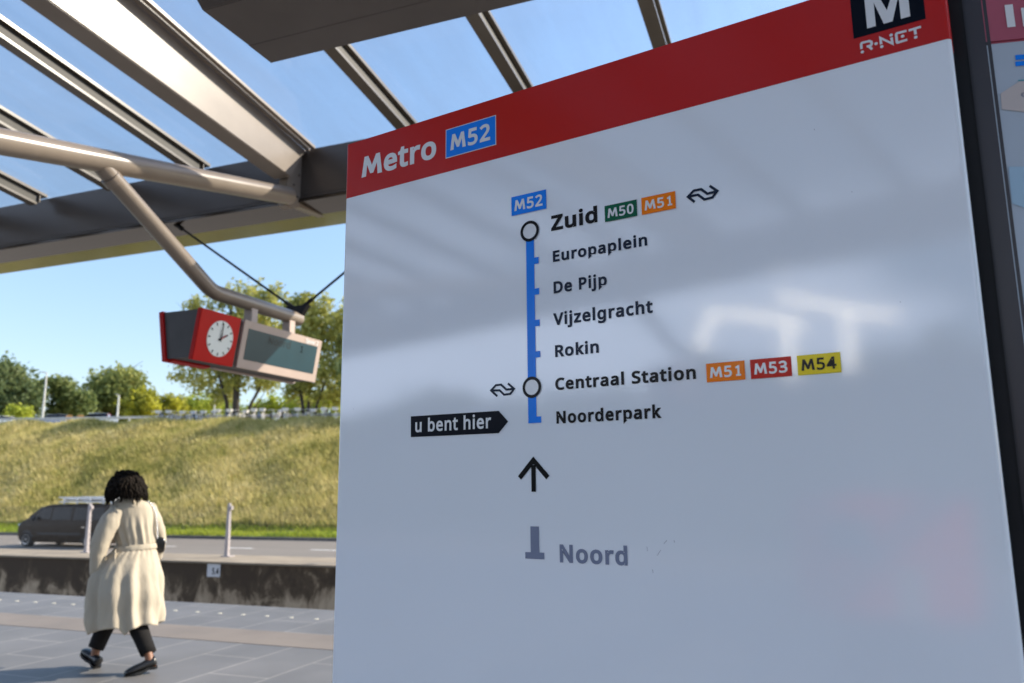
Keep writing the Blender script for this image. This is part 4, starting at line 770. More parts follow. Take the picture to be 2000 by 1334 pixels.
prof = [(.22, .22, 5.45, .90), (.32, .10, 5.50, .95), (.55, .02, 5.54, .975), (.80, .0, 5.55, .98), (.98, .04, 5.55, .975), (1.10, .14, 5.54, .965), (1.18, .30, 5.53, .955), (1.28, .54, 5.52, .945), (1.45, .86, 5.51, .925), (1.65, 1.12, 5.50, .895), (1.80, 1.36, 5.48, .87), (1.88, 1.54, 5.44, .84), (1.93, 1.85, 5.34, .76), (1.945, 2.2, 5.2, .60)]
kz = HV/1.945
def contour(xa, xb, w, z, n=6):
    rf, rb = min(.32, w*.5), .12; pts = []
    for cx, cy, a, r_ in ((xa+rf, -w+rf, 180, rf), (xb-rb, -w+rb, 270, rb), (xb-rb, w-rb, 0, rb), (xa+rf, w-rf, 90, rf)):
        pts += [(cx+r_*math.cos(R(a+90*i/n)), cy+r_*math.sin(R(a+90*i/n)), z*kz) for i in range(n+1)]
    return pts
mb = MB(); mb.loft([contour(a, b, w, z) for z, a, b, w in [(z_, a_, b_+.4, w_) for z_, a_, b_, w_ in prof]]); mb.build('body', VAN, van, 2)
def wz(z): return float(np.interp(z/kz, [p[0] for p in prof], [p[3] for p in prof]))
def side_panel(name, poly, m, par, sgn, k=.008, th=.02):
    mb = MB(); mb.prism([(x, sgn*(wz(z*kz)+k), z*kz) for x, z in poly], (0, -sgn*th, 0)); return mb.build(name, m, par)
for sgn in (-1, 1):
    side_panel('side_window', [(1.18, 1.27), (2.16, 1.27), (2.22, 1.80), (1.62, 1.80)], VGL, van, sgn)
    side_panel('side_window', [(2.28, 1.24), (3.45, 1.24), (3.45, 1.80), (2.32, 1.80)], VGL, van, sgn)
    side_panel('side_window', [(3.60, 1.24), (5.45, 1.24), (5.40, 1.79), (3.60, 1.80)], VGL, van, sgn)
    side_panel('rubbing_strip', [(1.5, .58), (4.15, .58), (4.15, .66), (1.5, .66)], VPL, van, sgn, .014)
    side_panel('door_handle', [(1.95, .98), (2.14, .98), (2.14, 1.02), (1.95, 1.02)], VPL, van, sgn, .03)
    side_panel('door_handle', [(4.22, .90), (4.42, .90), (4.42, .94), (4.22, .94)], CHROME, van, sgn, .03)
    side_panel('door_gap', [(2.135, .36), (2.15, .36), (2.15, 1.84), (2.135, 1.84)], VPL, van, sgn, .006)
    side_panel('door_gap', [(3.52, .36), (3.535, .36), (3.535, 1.84), (3.52, 1.84)], VPL, van, sgn, .006)
    mb = MB(); mb.ball((1.30, sgn*1.10, 1.30*kz), (.07, .12, .11), 10, 8); mb.build('mirror', VPL, van, 1)
    mb = MB(); mb.ball((.20, sgn*.74, .98*kz), (.20, .18, .10), 12, 8); mb.build('headlight', LAMP, van, 1)
    mb = MB(); mb.box((5.90, sgn*.80-.07, .9*kz), (5.95, sgn*.80+.07, 1.3*kz)); mb.build('tail_light', RED, van)
    for x in (.80, 4.65):
        side_panel('wheel_arch', [(x+.43*math.cos(R(a)), .34+.43*math.sin(R(a))) for a in range(-20, 201, 20)], VPL, van, sgn, .004)
        rg = lambda r, y: [(x+r*math.cos(2*math.pi*i/28), sgn*y, .335+r*math.sin(2*math.pi*i/28)) for i in range(28)]
        mb = MB(); mb.loft([rg(.30, .70), rg(.335, .74), rg(.335, .95), rg(.31, .992), rg(.22, .985)]); wh = mb.build('wheel', TYRE, van, 2)
        mb = MB(); mb.loft([rg(.225, .95), rg(.225, .996), rg(.19, .985), rg(.08, .97), rg(.05, 1.0)])
        mb.build('rim', RIM, wh, 2)
mb = MB(); mb.hexa([(.66, -.82, 1.36*kz), (.66, .82, 1.36*kz), (.72, .82, 1.34*kz), (.72, -.82, 1.34*kz), (1.32, -.74, 1.80*kz+.01), (1.32, .74, 1.80*kz+.01), (1.38, .74, 1.79*kz), (1.38, -.74, 1.79*kz)])
mb.build('windscreen', VGL, van)
rk = MB()
for y in (-.62, .62): rk.bar((2.3, y, HV+.10), (5.72, y, HV+.10), .05, .05)
for y in (-.62, .62): rk.bar((2.25, y, HV+.30), (5.6, y, HV+.30), .06, .05)
for x in (2.6, 3.4, 4.2, 5.0, 5.5):
    rk.bar((x, -.62, HV+.16), (x, .62, HV+.16), .06, .04)
    for y in (-.62, .62): rk.bar((x, y, HV-.05), (x, y, HV+.30), .05, .05, (1, 0, 0))
rk.box((2.4, -.55, HV+.185), (5.5, .55, HV+.27))
rk.build('roof_rack', ALU, van)
mb = MB(); mb.tube([(5.45, -.55, HV+.02), (5.68, -.55, HV+.02)], .09, 14); mb.build('rack_roller', CHROME, van, 2)

# ---------------------------------------------------------------- trees and bushes on top of the bank
BARK = mat('bark', (.035, .028, .022), .9, var=.3, vscale=4)
L_DARK = leaf_mat('dark green leaves', [(.06, .095, .04), (.14, .18, .07), (.28, .30, .12)], .25, .45)
L_MID = leaf_mat('mid green leaves', [(.085, .13, .045), (.20, .24, .08), (.40, .41, .15)], .25, .45)
L_OLIVE = leaf_mat('olive leaves', [(0.105, 0.132, 0.043), (0.232, 0.264, 0.075), (0.464, 0.440, 0.132)], .22, .45)
L_YEL = leaf_mat('yellowing leaves', [(0.117, 0.154, 0.026), (0.395, 0.374, 0.040), (0.620, 0.600, 0.053)], .28, .45)
L_LIME = leaf_mat('light green leaves', [(0.140, 0.198, 0.031), (0.395, 0.440, 0.053), (0.620, 0.600, 0.106)], .25, .45)
L_LOOSE = leaf_mat('loose yellow green leaves', [(.12, .15, .05), (.34, .34, .085), (.60, .55, .16)], .22, .5)
def leaves(name, blobs, n, size, par, m, shell=.45):
    C = []; tot = sum(b[3]*b[4]*b[5] for b in blobs)**1 or 1
    wts = np.array([(b[3]*b[4]*b[5])**.72 for b in blobs]); wts /= wts.sum()
    for b, w in zip(blobs, wts):
        k = max(6, int(n*w)); d = rng.normal(size=(k, 3)); d /= np.linalg.norm(d, axis=1)[:, None]
        r = rng.uniform(shell, 1, k)**.6
        lump = 1+.28*np.sin(d[:, 0]*7+b[0]*3)*np.sin(d[:, 1]*6+b[2]*2+1)+.18*np.sin(d[:, 2]*9+b[1])
        C.append(np.array(b[:3])+d*(r*lump)[:, None]*np.array(b[3:6]))
    C = np.concatenate(C)
    # clumps: pull leaves towards twig ends
    g = C[rng.integers(0, len(C), max(8, len(C)//22))]; near = rng.integers(0, len(g), len(C))
    ctr = g[near]; far = np.linalg.norm(C-ctr, axis=1) > 1e9
    C = np.where(rng.random(len(C))[:, None] < .72, ctr+rng.normal(0, size*1.25, C.shape), C)
    n = len(C); a = rng.normal(size=(n, 3)); a /= np.linalg.norm(a, axis=1)[:, None]; b_ = rng.normal(size=(n, 3)); b_ = np.cross(a, b_); b_ /= np.linalg.norm(b_, axis=1)[:, None]+1e-9
    s = size*rng.uniform(.55, 1.35, n)[:, None]
    q = np.stack([C-a*s, C+b_*s*.55, C+a*s, C-b_*s*.55], 1)
    return link(name, np_mesh(name, q, 4), m, par)
def tree(kind, label, cat, v, base, stems, blobs, n, size, m, group=None, depth=1.0, shell=.45):
    """base, stems and blobs are read off the photograph and stand at distance v across the tracks"""
    b0 = on_y(base[0], base[1], v); b0.z = zplat(b0.x)-.15
    t = thing(kind, label, cat, group=group); place(t, b0)
    def loc(x, y): return on_y(x, y, v)-b0
    px = (on_y(base[0]+10, base[1]-60, v)-on_y(base[0], base[1]-60, v)).x/10
    mb = MB()
    for st in stems:
        pts = []
        for i, (x, y) in enumerate(st['p']):
            p = loc(x, y); p.y += st.get('d', 0)*i*px*4
            if i == 0: p.z = -.3
            pts.append(p)
        r = np.linspace(st['r'], st['r']*.35, len(pts))*px; mb.tube(pts, list(r), 8)
        for k in range(st.get('tw', 5)):          # limbs
            i = random.randrange(max(1, len(pts)//2), len(pts)); a = pts[i]; d = Vector((random.uniform(-1, 1), random.uniform(-1, 1), random.uniform(.3, 1.1)))*px*random.uniform(18, 40)
            mb.tube([a, a+d*.5+Vector((0, 0, px*3)), a+d], [r[i]*.6, r[i]*.35, r[i]*.12], 5)
    if stems: mb.build('trunk', BARK, t, 1)
    B = []
    for x, y, rx, ry in blobs:
        p = loc(x, y); dz = min(rx, ry)*px*depth; B.append((p.x, p.y+random.uniform(-.5, .5)*dz, p.z, rx*px, dz, ry*px))
    leaves('crown', B, n, size, t, m, shell)
    return t
S1 = lambda *p, r=3, d=0, tw=5: dict(p=p, r=r, d=d, tw=tw)
TR = 'trees on top of the bank'
tree('broadleaf_tree', 'tall dark green tree at the far left above the bank', 'tree', 78, (8, 826), [S1((8, 826), (8, 780), (14, 740), r=4)],
     [(-20, 770, 42, 40), (10, 748, 26, 30), (28, 770, 30, 34), (50, 795, 24, 28), (12, 726, 14, 14), (-5, 805, 40, 22), (40, 768, 12, 18)], 10000, .32, L_DARK, TR)
tree('shrub', 'small yellow green shrub in front of the dark tree', 'shrub', 66, (40, 826), [S1((40, 826), (40, 806), r=1)], [(36, 812, 15, 14), (47, 806, 9, 9), (25, 818, 10, 8)], 900, .20, L_LIME)
tree('broadleaf_tree', 'open crowned green tree beside the tall lamp post', 'tree', 84, (110, 826), [S1((112, 826), (112, 790), (105, 760), r=3), S1((128, 826), (135, 792), (142, 770), r=2.5)],
     [(92, 755, 18, 12), (120, 752, 20, 13), (80, 770, 10, 12), (133, 763, 12, 9), (152, 778, 14, 12), (110, 790, 16, 14), (135, 800, 26, 22), (105, 812, 16, 14), (160, 800, 14, 22)], 6500, .30, L_MID, TR)
tree('broadleaf_tree', 'big round olive green tree behind the short lamp post', 'tree', 92, (225, 826), [S1((225, 826), (225, 790), (226, 750), r=5)],
     [(225, 752, 40, 26), (196, 765, 26, 26), (250, 768, 32, 28), (222, 785, 50, 28), (188, 795, 18, 26), (268, 795, 22, 24), (235, 745, 20, 18), (225, 810, 48, 18)], 13000, .34, L_OLIVE, TR)
tree('shrub', 'yellowing dark shrub between round tree and light bushes', 'shrub', 76, (285, 826), [S1((285, 826), (285, 800), r=1.5)], [(278, 795, 20, 24), (295, 803, 18, 20), (270, 812, 16, 14), (283, 780, 14, 12)], 2600, .24, L_YEL, 'yellowing shrubs')
tree('shrub', 'broad yellow topped shrub left of the display', 'shrub', 80, (325, 826), [S1((325, 826), (325, 800), r=1.5)], [(318, 790, 22, 12), (335, 798, 24, 16), (310, 808, 20, 14), (345, 812, 16, 12)], 2800, .24, L_YEL, 'yellowing shrubs')
tree('shrub', 'light green shrub under the display', 'shrub', 86, (385, 826), [S1((385, 826), (385, 800), r=1.5)], [(370, 795, 22, 14), (392, 790, 24, 18), (412, 800, 22, 20), (375, 812, 24, 12), (402, 814, 22, 12)], 3400, .25, L_LIME, 'light green shrubs')
tree('shrub', 'pale green bushes behind the big multi stemmed tree', 'shrub', 98, (470, 826), [], [(425, 806, 26, 18), (450, 800, 24, 16), (490, 808, 30, 15), (520, 804, 24, 14), (545, 800, 26, 20), (570, 802, 26, 18), (600, 800, 30, 22), (636, 798, 30, 24), (470, 815, 40, 10)], 8000, .27, L_LIME, 'light green shrubs')
tree('broadleaf_tree', 'large loose multi stemmed tree behind the train display', 'tree', 63, (458, 828),
     [S1((460, 826), (461, 790), (462, 740), (455, 660), (450, 600), r=6.5, tw=9), S1((450, 826), (446, 785), (436, 740), (420, 690), (395, 640), r=3.2, d=-1, tw=7), S1((474, 826), (486, 790), (505, 750), (530, 700), (548, 640), r=3, d=1, tw=7), S1((480, 826), (488, 800), (500, 770), r=2, d=2, tw=3)],
     [(470, 572, 34, 22), (440, 585, 26, 18), (500, 590, 34, 24), (400, 600, 28, 18), (380, 588, 14, 10), (535, 580, 24, 18), (370, 640, 26, 30), (410, 650, 36, 34), (455, 640, 40, 40), (505, 650, 36, 40), (545, 640, 30, 40),
      (355, 690, 22, 26), (395, 700, 34, 30), (440, 705, 34, 34), (480, 710, 30, 30), (345, 735, 16, 14), (380, 740, 26, 22), (420, 752, 28, 24), (425, 780, 16, 16), (455, 752, 22, 16), (520, 710, 26, 26), (500, 745, 22, 16), (530, 750, 16, 14)], 15500, .20, L_LOOSE, TR, .9, .3)
tree('broadleaf_tree', 'yellow green loose tree beside the edge of the line sign', 'tree', 60, (605, 828),
     [S1((596, 826), (590, 790), (584, 750), (578, 690), (575, 630), r=2.5, tw=7), S1((600, 826), (600, 790), (603, 740), (612, 680), (620, 620), r=3.2, tw=8, d=1), S1((600, 800), (590, 770), (583, 740), r=2, tw=3), S1((608, 826), (622, 790), (638, 755), (660, 715), (680, 680), r=2.4, d=-1, tw=6)],
     [(575, 600, 18, 20), (598, 588, 18, 16), (640, 592, 12, 18), (615, 620, 24, 24), (650, 640, 24, 30), (590, 650, 28, 30), (625, 670, 26, 28), (665, 690, 26, 30), (575, 700, 22, 26), (610, 730, 28, 24), (645, 735, 24, 24), (590, 755, 24, 18), (570, 770, 18, 16), (650, 770, 26, 24), (620, 775, 18, 12), (690, 640, 30, 50), (700, 730, 36, 40)], 11500, .20, L_LOOSE, TR, .9, .3)
px_ = 770
tree('broadleaf_tree', 'low broad green tree hidden behind the left part of the line sign', 'tree', 55.5, (px_, 826), [S1((px_, 826), (px_, 780), (px_, 720), r=4, tw=8)],
     [(px_, 690, 60, 45), (px_-45, 725, 55, 40), (px_+55, 720, 65, 45), (px_, 760, 80, 40)], 9000, .22, L_MID, TR)

# ---------------------------------------------------------------- things along the road on top of the bank
LP = mat('galvanised lamp post', (.50, .50, .48), .5, metal=.2, var=.05)
def lamp(label, v, xb, yb, xt, yt, arm):
    b = on_y(xb, yb, v); b.z = zplat(b.x)-.1; t = on_y(xt, yt, v)-b
    o = thing('lamp_post', label, 'lamp post', group='lamp posts on the bank'); place(o, b)
    mb = MB(); mb.tube([(0, 0, 0), (t.x*.0, 0, t.z)], [.16, .085], 12); mb.build('pole', LP, o, 2)
    mb = MB(); mb.tube([(0, 0, t.z-.03), (arm*.35, -.1, t.z+.04)], .05, 8); mb.loft([[(arm*.3+dx, -.1+dy, t.z+.03+dz) for dx, dy, dz in ((0, -.14, 0), (0, .14, 0), (0, .1, .10), (0, -.1, .10))], [(arm+dx, -.1+dy, t.z+.10+dz) for dx, dy, dz in ((0, -.12, 0), (0, .12, 0), (0, .08, .06), (0, -.08, .06))]])
    mb.build('lamp_head', mat('lamp head grey', (.22, .22, .23), .5), o)
lamp('tall pale lamp post among the trees at the left', 72, 82, 826, 87, 728, -1.25)
lamp('short pale lamp post in front of the round olive tree', 70, 228, 828, 230, 772, -.45)
lamp('thin grey lamp post left of the multi stemmed trunk', 74, 417, 826, 419, 778, -.35)
gr = thing('guard_rail', 'pale steel guard rail along the top of the bank', 'guard rail'); VG = VT+3.0
place(gr, (0, VG, 0))
xa, xb = on_y(-60, 826, VG).x, on_y(700, 826, VG).x
mb = MB(); mb.loft([[(x_, y, z+float(zplat(x_))) for y, z in ((0, .55), (-.04, .60), (0, .66), (-.04, .72), (0, .77), (.02, .77), (.02, .55))] for x_ in (xa, (xa+xb)/2, xb)]); mb.build('rail', mat('guard rail steel', (.56, .51, .45), .5, var=.1, vscale=1), gr)
x = xa+.5
while x < xb:
    mb = MB(); zt_ = float(zplat(x)); mb.box((x-.05, .02, zt_-.2), (x+.05, .12, zt_+.74)); mb.build('post', LP, gr); x += 4.0

CARW = mat('white car paint', (.75, .75, .74), .3, coat=.4); CARB = mat('dark blue car paint', (.03, .06, .14), .3, coat=.4)
def car(label, x, y, v, m, flip=1, s=1.0, dz=.15):
    p = on_y(x, y, v); o = thing('parked_car', label, 'car', group='small cars beyond the guard rail'); place(o, (p.x, v, zplat(p.x)+dz))
    mb = MB(); mb.loft([rr for rr in [[(flip*xx*s, yy, z*s) for xx, yy in ((a, -w), (b, -w), (b, w), (a, w))] for z, a, b, w in ((.25, -2.1, 2.05, .82), (.55, -2.15, 2.1, .88), (.85, -2.05, 2.05, .86), (.95, -1.2, 1.9, .80))]]); mb.build('body', m, o, bevel=.06)
    mb = MB(); mb.loft([[(flip*xx*s, yy, z*s) for xx, yy in ((a, -w), (b, -w), (b, w), (a, w))] for z, a, b, w in ((.94, -1.0, 1.8, .76), (1.38, -.35, 1.35, .62))]); mb.build('windows', VGL, o, bevel=.04)
    mb = MB(); mb.box((-.45*s if flip > 0 else -1.2*s, -.60, 1.375*s), (1.2*s if flip > 0 else .45*s, .60, 1.42*s)); mb.build('roof', m, o, bevel=.02)
    for xx in (-1.3, 1.3):
        for yy in (-.88, .70):
            mb = MB(); mb.tube([(xx*s, yy, .32*s), (xx*s, yy+.18, .32*s)], .32*s, 14); mb.build('wheel', TYRE, o)
car('small white car beyond the guard rail under the round tree', 187, 824, VT+8.5, CARW)
car('dark blue car beyond the guard rail left of the orange drums', 118, 824, VT+9, CARB, -1)
car('white car at the far left beyond the guard rail', 12, 826, VT+8.5, CARW, -1, .9)
ORM = mat('orange plastic', (.70, .28, .05), .5, var=.1)
for i, (x, lab) in enumerate(((135, 'pale orange roadside drum nearer the dark blue car'), (157, 'pale orange roadside drum nearer the small white car'))):
    p = on_y(x, 822, VT+6); o = thing('traffic_drum', lab, 'drum', group='orange drums behind the guard rail'); place(o, (p.x, VT+6, zplat(p.x)))
    mb = MB(); mb.tube([(0, 0, 0), (0, 0, .08), (0, 0, .1), (0, 0, 1.15), (0, 0, 1.25)], [.42, .42, .36, .30, .16], 16); mb.build('drum', ORM, o, 2)
    mb = MB(); mb.tube([(0, 0, .5), (0, 0, .68)], [.345, .338], 16); mb.build('band', CARW, o, 2)
p = on_y(213, 823, VT+4); o = thing('road_sign', 'tiny round red and white road sign left of the short lamp post', 'road sign'); place(o, (p.x, VT+4, zplat(p.x)))
mb = MB(); mb.tube([(0, 0, 0), (0, 0, .9)], .03, 8); mb.build('pole', LP, o)
mb = MB(); mb.tube([(0, -.03, .9), (0, -.05, .9)], .24, 20); d = mb.build('disc', RED, o); mb = MB(); mb.tube([(0, -.05, .9), (0, -.056, .9)], .16, 20); mb.build('face', CARW, d)

# a row of parked bicycles at the bank's top edge, right of the guard rail
BF = [mat('bicycle paint black', (.02, .02, .022), .4), mat('bicycle paint pale', (.78, .70, .66), .4), mat('bicycle paint blue', (.05, .12, .3), .4)]
WIRE = mat('bicycle rim steel', (.80, .76, .72), .35, metal=.2)
VB_ = VT+2.2
def bicycle(k):
    t = thing('parked_bicycle', 'bicycle parked in the long row at the top of the bank', 'bicycle', group='parked bicycles at the top of the bank')
    mb = MB(); W1, W2, r_ = (-.52, 0, .34), (.52, 0, .34), .34
    bb, st, hd = (-.08, 0, .30), (-.22, 0, .86), (.36, 0, .86)
    for a, b in ((W1, bb), (bb, st), (bb, hd), ((-.19, 0, .74), (.35, 0, .80)), (W1, (-.19, 0, .74)), (W2, hd), (hd, (.33, 0, 1.02))): mb.tube([a, b], .018, 6)
    mb.build('frame', BF[k], t)
    for c in (W1, W2):
        mb = MB(); n_ = 20; mb.tube([(c[0]+r_*math.cos(2*math.pi*i/n_), 0, c[2]+r_*math.sin(2*math.pi*i/n_)) for i in range(n_+1)], .024, 6, ref=(0, 1, 0)); wh = mb.build('wheel', TYRE if k != 1 else WIRE, t)
    mb = MB(); mb.tube([(.22, -.28, 1.0), (.33, -.1, 1.03), (.33, .1, 1.03), (.22, .28, 1.0)], .016, 6); mb.build('handlebar', WIRE, t)
    mb = MB(); mb.ball((-.23, 0, .90), (.14, .08, .05), 8, 6); mb.build('saddle', BF[0], t)
    mb = MB(); mb.loft([[(-.80, -.10, z), (-.25, -.10, z), (-.25, .10, z), (-.80, .10, z)] for z in (.70, .73)]); mb.build('luggage_rack', WIRE, t)
    if k == 1:
        mb = MB(); mb.hexa([(.42, -.17, .86), (.72, -.17, .86), (.72, .17, .86), (.42, .17, .86), (.38, -.21, 1.10), (.78, -.21, 1.10), (.78, .21, 1.10), (.38, .21, 1.10)]); mb.build('basket', WIRE, t)
    return t
protos = []; used = [False]*3
x0, x1 = on_y(300, 824, VB_).x, on_y(655, 824, VB_).x; nb = 34
for i in range(nb):
    k = (0, 1, 2, 1, 0, 1)[i % 6]
    if len(protos) <= 2 and k == len(protos): protos.append(bicycle(k)); o = protos[-1]
    else: o = copy_tree(protos[min(k, len(protos)-1)])
    xx = x0+(x1-x0)*i/(nb-1)+random.uniform(-.12, .12); place(o, (xx, VB_+random.uniform(-.2, .2), zplat(xx)+.02), R(random.choice((-70, -62, -78, 100, 112, -66))))

# ---------------------------------------------------------------- the other side of the station, mirrored in the signs
mb = MB(); mb.hexa([(-160, -26, -1.05), (120, -26, -1.05), (120, -60, -1.05), (-160, -60, -1.05), (-160, -44, 5.5), (120, -44, 5.5), (120, -60, 5.5), (-160, -60, 5.5)][:4][::-1]+[(-160, -60, 5.5), (120, -60, 5.5), (120, -44, 5.5), (-160, -44, 5.5)]); struct('opposite_bank', mb, mat('dark undergrowth', (.05, .06, .03), .95, var=.3, vscale=.5))
mb = MB(); mb.box((-160, -60, -1.6), (120, -10.2, -1.06)); struct('opposite_road', mb, ROADM)
B = [(x+random.uniform(-2, 2), -50+random.uniform(-3, 3), 5.5+h*.5, random.uniform(3.5, 6), 3, h*.6) for x in range(-110, 70, 6) for h in (random.uniform(2, 4.5),)]
o = leaves('woodland', B, 30000, .5, None, L_DARK); station(tag(o, 'dark woodland on the opposite bank', 'woodland', kind='stuff'))

# ---------------------------------------------------------------- the walking woman
W0 = hit(245, 1312, SZ, 0); WAZ = math.atan2(W0.x, W0.y); print('woman', W0, math.degrees(WAZ))
def wl(x, y, z=0.0):     # point on the ground -> her own frame (x to the photo's right, y away from the camera)
    p = hit(x, y, SZ, z)-W0; return Vector((p.x*math.cos(WAZ)-p.y*math.sin(WAZ), p.x*math.sin(WAZ)+p.y*math.cos(WAZ), z))
SKIN = mat('brown skin', (.22, .095, .05), .5, var=.1, vscale=12)
COAT = mat('beige coat cloth', (.43, .375, .292), .9, var=.06, vscale=9, bump=1.0, bscale=8, stretch=(1.6, 1.6, .45))
TROU = mat('black trouser cloth', (.012, .011, .011), .9, spec=.2, var=.2, vscale=14)
SHOE = mat('black shoe leather', (.012, .012, .013), .3, var=.2)
HAIRM = mat('black brown hair', (.010, .007, .005), .85, spec=.15, var=.5, vscale=40)
person = thing('person', 'woman in long beige belted coat walking away with full dark curly hair', 'person', W0, -WAZ)
la, lt = wl(289, 1310), wl(243, 1322)          # trailing foot: heel, toe
lead_h, = (wl(186, 1302),)
print(la, lt, lead_h)
hd = Vector((-.55, .83, 0)).normalized(); left = Vector((-hd.y, hd.x, 0))
pel = Vector((.04, .19, .88))
hipL, hipR = pel+left*.09, pel-left*.09
ankL = Vector((.185, -.15, .125)); toeL = Vector((-.01, -.19, .03))
kneL = (hipL+ankL)/2+hd*.05+Vector((.0, 0, -.02))
ankR = Vector((-.255, .30, .125)); toeR = Vector((-.355, .46, .125))
kneR = (hipR+ankR)/2+hd*.05
chest = Vector((.045, .22, 1.24)); neck = Vector((.04, .22, 1.40)); head = Vector((.03, .235, 1.53))
shL, shR = Vector((-.115, .14, 1.345)), Vector((.205, .30, 1.345))
elL, wrL = Vector((-.185, .12, 1.08)), Vector((-.215, .14, .80))
elR, wrR = Vector((.275, .36, 1.10)), Vector((.24, .46, .90))
mb = MB()
mb.tube([pel-Vector((0, 0, .08)), pel+Vector((0, 0, .06)), Vector((.082, .21, 1.03)), chest, Vector((.045, .22, 1.36))], [(.12, .10), (.125, .10), (.10, .085), (.145, .10), (.115, .075)], 20, ref=tuple(hd))
mb.tube([Vector((.045, .22, 1.34)), neck, head-Vector((0, 0, .07))], [.065, .05, .055], 14)
mb.ball(head, (.078, .095, .118), 20, 14); mb.ball(head+hd*.095-Vector((0, 0, .02)), (.018, .018, .022), 10, 8)
for s in (1, -1): mb.ball(head+left*.08*s-Vector((0, 0, .01)), (.015, .02, .03), 8, 6)
mb.ball(head+hd*.075-Vector((0, 0, .06)), (.03, .03, .022), 10, 8)
for a, b, c, r0 in ((shL+Vector((.05, .03, -.01)), elL, wrL, .042), (shR, elR, wrR, .042)): mb.tube([a, b, c], [r0, .034, .026], 12)
for a, b, c in ((hipL, kneL, ankL), (hipR, kneR, ankR)): mb.tube([a, (a+b)/2, b, (b+c)/2, c-(c-b)*.15, c-Vector((0, 0, .04))], [.085, .075, .055, .05, .036, .036], 12)
for a, t in ((ankL, toeL), (ankR, toeR)):
    d = (t-a); d.z = 0; d.normalize(); h = a-d*.045; h.z = a.z-.06
    mb.tube([h, a+d*.05-Vector((0, 0, .055)), (a*.5+t*.5)-Vector((0, 0, .03)), a*.25+t*.75-Vector((0, 0, .012))], [.022, .024, .020, .012], 12)
def hand(w, d, side):         # palm, four fingers and a thumb
    d = d.normalized(); pd = hd*.9+side*.1; pd = (pd-d*pd.dot(d)).normalized(); nn = d.cross(pd)
    mb.tube([w-d*.02, w+d*.04, w+d*.085], [(.025, .02), (.036, .016), (.036, .014)], 12, ref=tuple(pd))
    for i, l in enumerate((.062, .072, .068, .052)):
        b = w+d*.08+pd*(.026-.0175*i); mb.tube([b, b+d*l*.45+nn*.004, b+d*l*.78+nn*.014, b+d*l+nn*.026], [.0085, .008, .0075, .006], 8)
    b = w+d*.03+pd*.034; mb.tube([b, b+d*.025+pd*.016, b+d*.055+pd*.02+nn*.008], [.011, .010, .007], 8)
hand(wrL, Vector((-.10, .05, -1)), left); hand(wrR, Vector((-.1, .1, -1)), -left)
body = mb.build('body', SKIN, None, 1)
md = body.modifiers.new('skin', 'REMESH'); md.mode = 'VOXEL'; md.voxel_size = .0065; md.use_smooth_shade = True
sm = body.modifiers.new('smooth', 'SMOOTH'); sm.factor = .5; sm.iterations = 2
dg = bpy.context.evaluated_depsgraph_get(); dg.update()
me = bpy.data.meshes.new_from_object(body.evaluated_get(dg)); me.name = 'body'
me.transform(Matrix.Identity(4)); old = body.data; body.modifiers.clear(); body.data = me; body.parent = person
me.polygons.foreach_set('use_smooth', [True]*len(me.polygons))

# trousers and shoes
for a, b, c in ((hipL, kneL, ankL), (hipR, kneR, ankR)):
    mb = MB(); e = c+(b-c)*.09
    pts, rad = [], []
    for k in range(13):
        t = k/12; p = (a.lerp(b, t*2) if t < .5 else b.lerp(e, t*2-1)); pts.append(p); rad.append(np.interp(t, [0, .5, .75, 1], [.096, .084, .074, .064])*(1+.02*math.sin(k*2.3)))
    mb.tube(pts, rad, 18); mb.build('trouser_leg', TROU, person, 1)
def shoe(ank, toe, pitch):
    d = toe-ank; d.z = 0; d.normalize(); sd_ = Vector((-d.y, d.x, 0)); L_ = .255
    o0 = Vector((ank.x, ank.y, 0))-d*.06
    def rot(p, z):    # pitch about the heel or the ball of the foot
        piv = .0 if pitch > 0 else .19; x = p-piv; c_, s_ = math.cos(pitch), math.sin(pitch)
        return piv+x*c_-(z)*s_, x*s_+z*c_
    rings, sole = [], []
    for t, w, h, zl in ((0, .022, .075, .012), (.02, .034, .092, .008), (.10, .038, .088, .008), (.30, .037, .078, .01), (.48, .042, .068, .01), (.70, .050, .062, .006), (.86, .046, .052, .008), (.96, .032, .040, .012), (1.0, .014, .028, .014)):
        r_ = []; s2 = []
        for k in range(16):
            a = 2*math.pi*k/16; y = w*math.cos(a); z = zl+.012+(h-zl)*.5*(1+math.sin(a)) if True else 0
            px, pz = rot(t*L_, z); r_.append(o0+d*px+sd_*y+Vector((0, 0, pz)))
        rings.append(r_)
        hz = .022 if t < .32 else .012
        for k, (yy, zz) in enumerate(((-1.05, 0), (1.05, 0), (1.05, 1), (-1.05, 1))):
            px, pz = rot(t*L_, (0.0 if (t < .3 or t > .42) else .010)+zz*.022); s2.append(o0+d*px+sd_*yy*w+Vector((0, 0, pz)))
        sole.append(s2)
    mb = MB(); mb.loft(rings); sh = mb.build('shoe', SHOE, person, 1)
    mb = MB(); mb.loft(sole); mb.build('sole', SHOE, sh)
shoe(ankL, toeL, R(-11)); shoe(ankR, toeR, R(24))

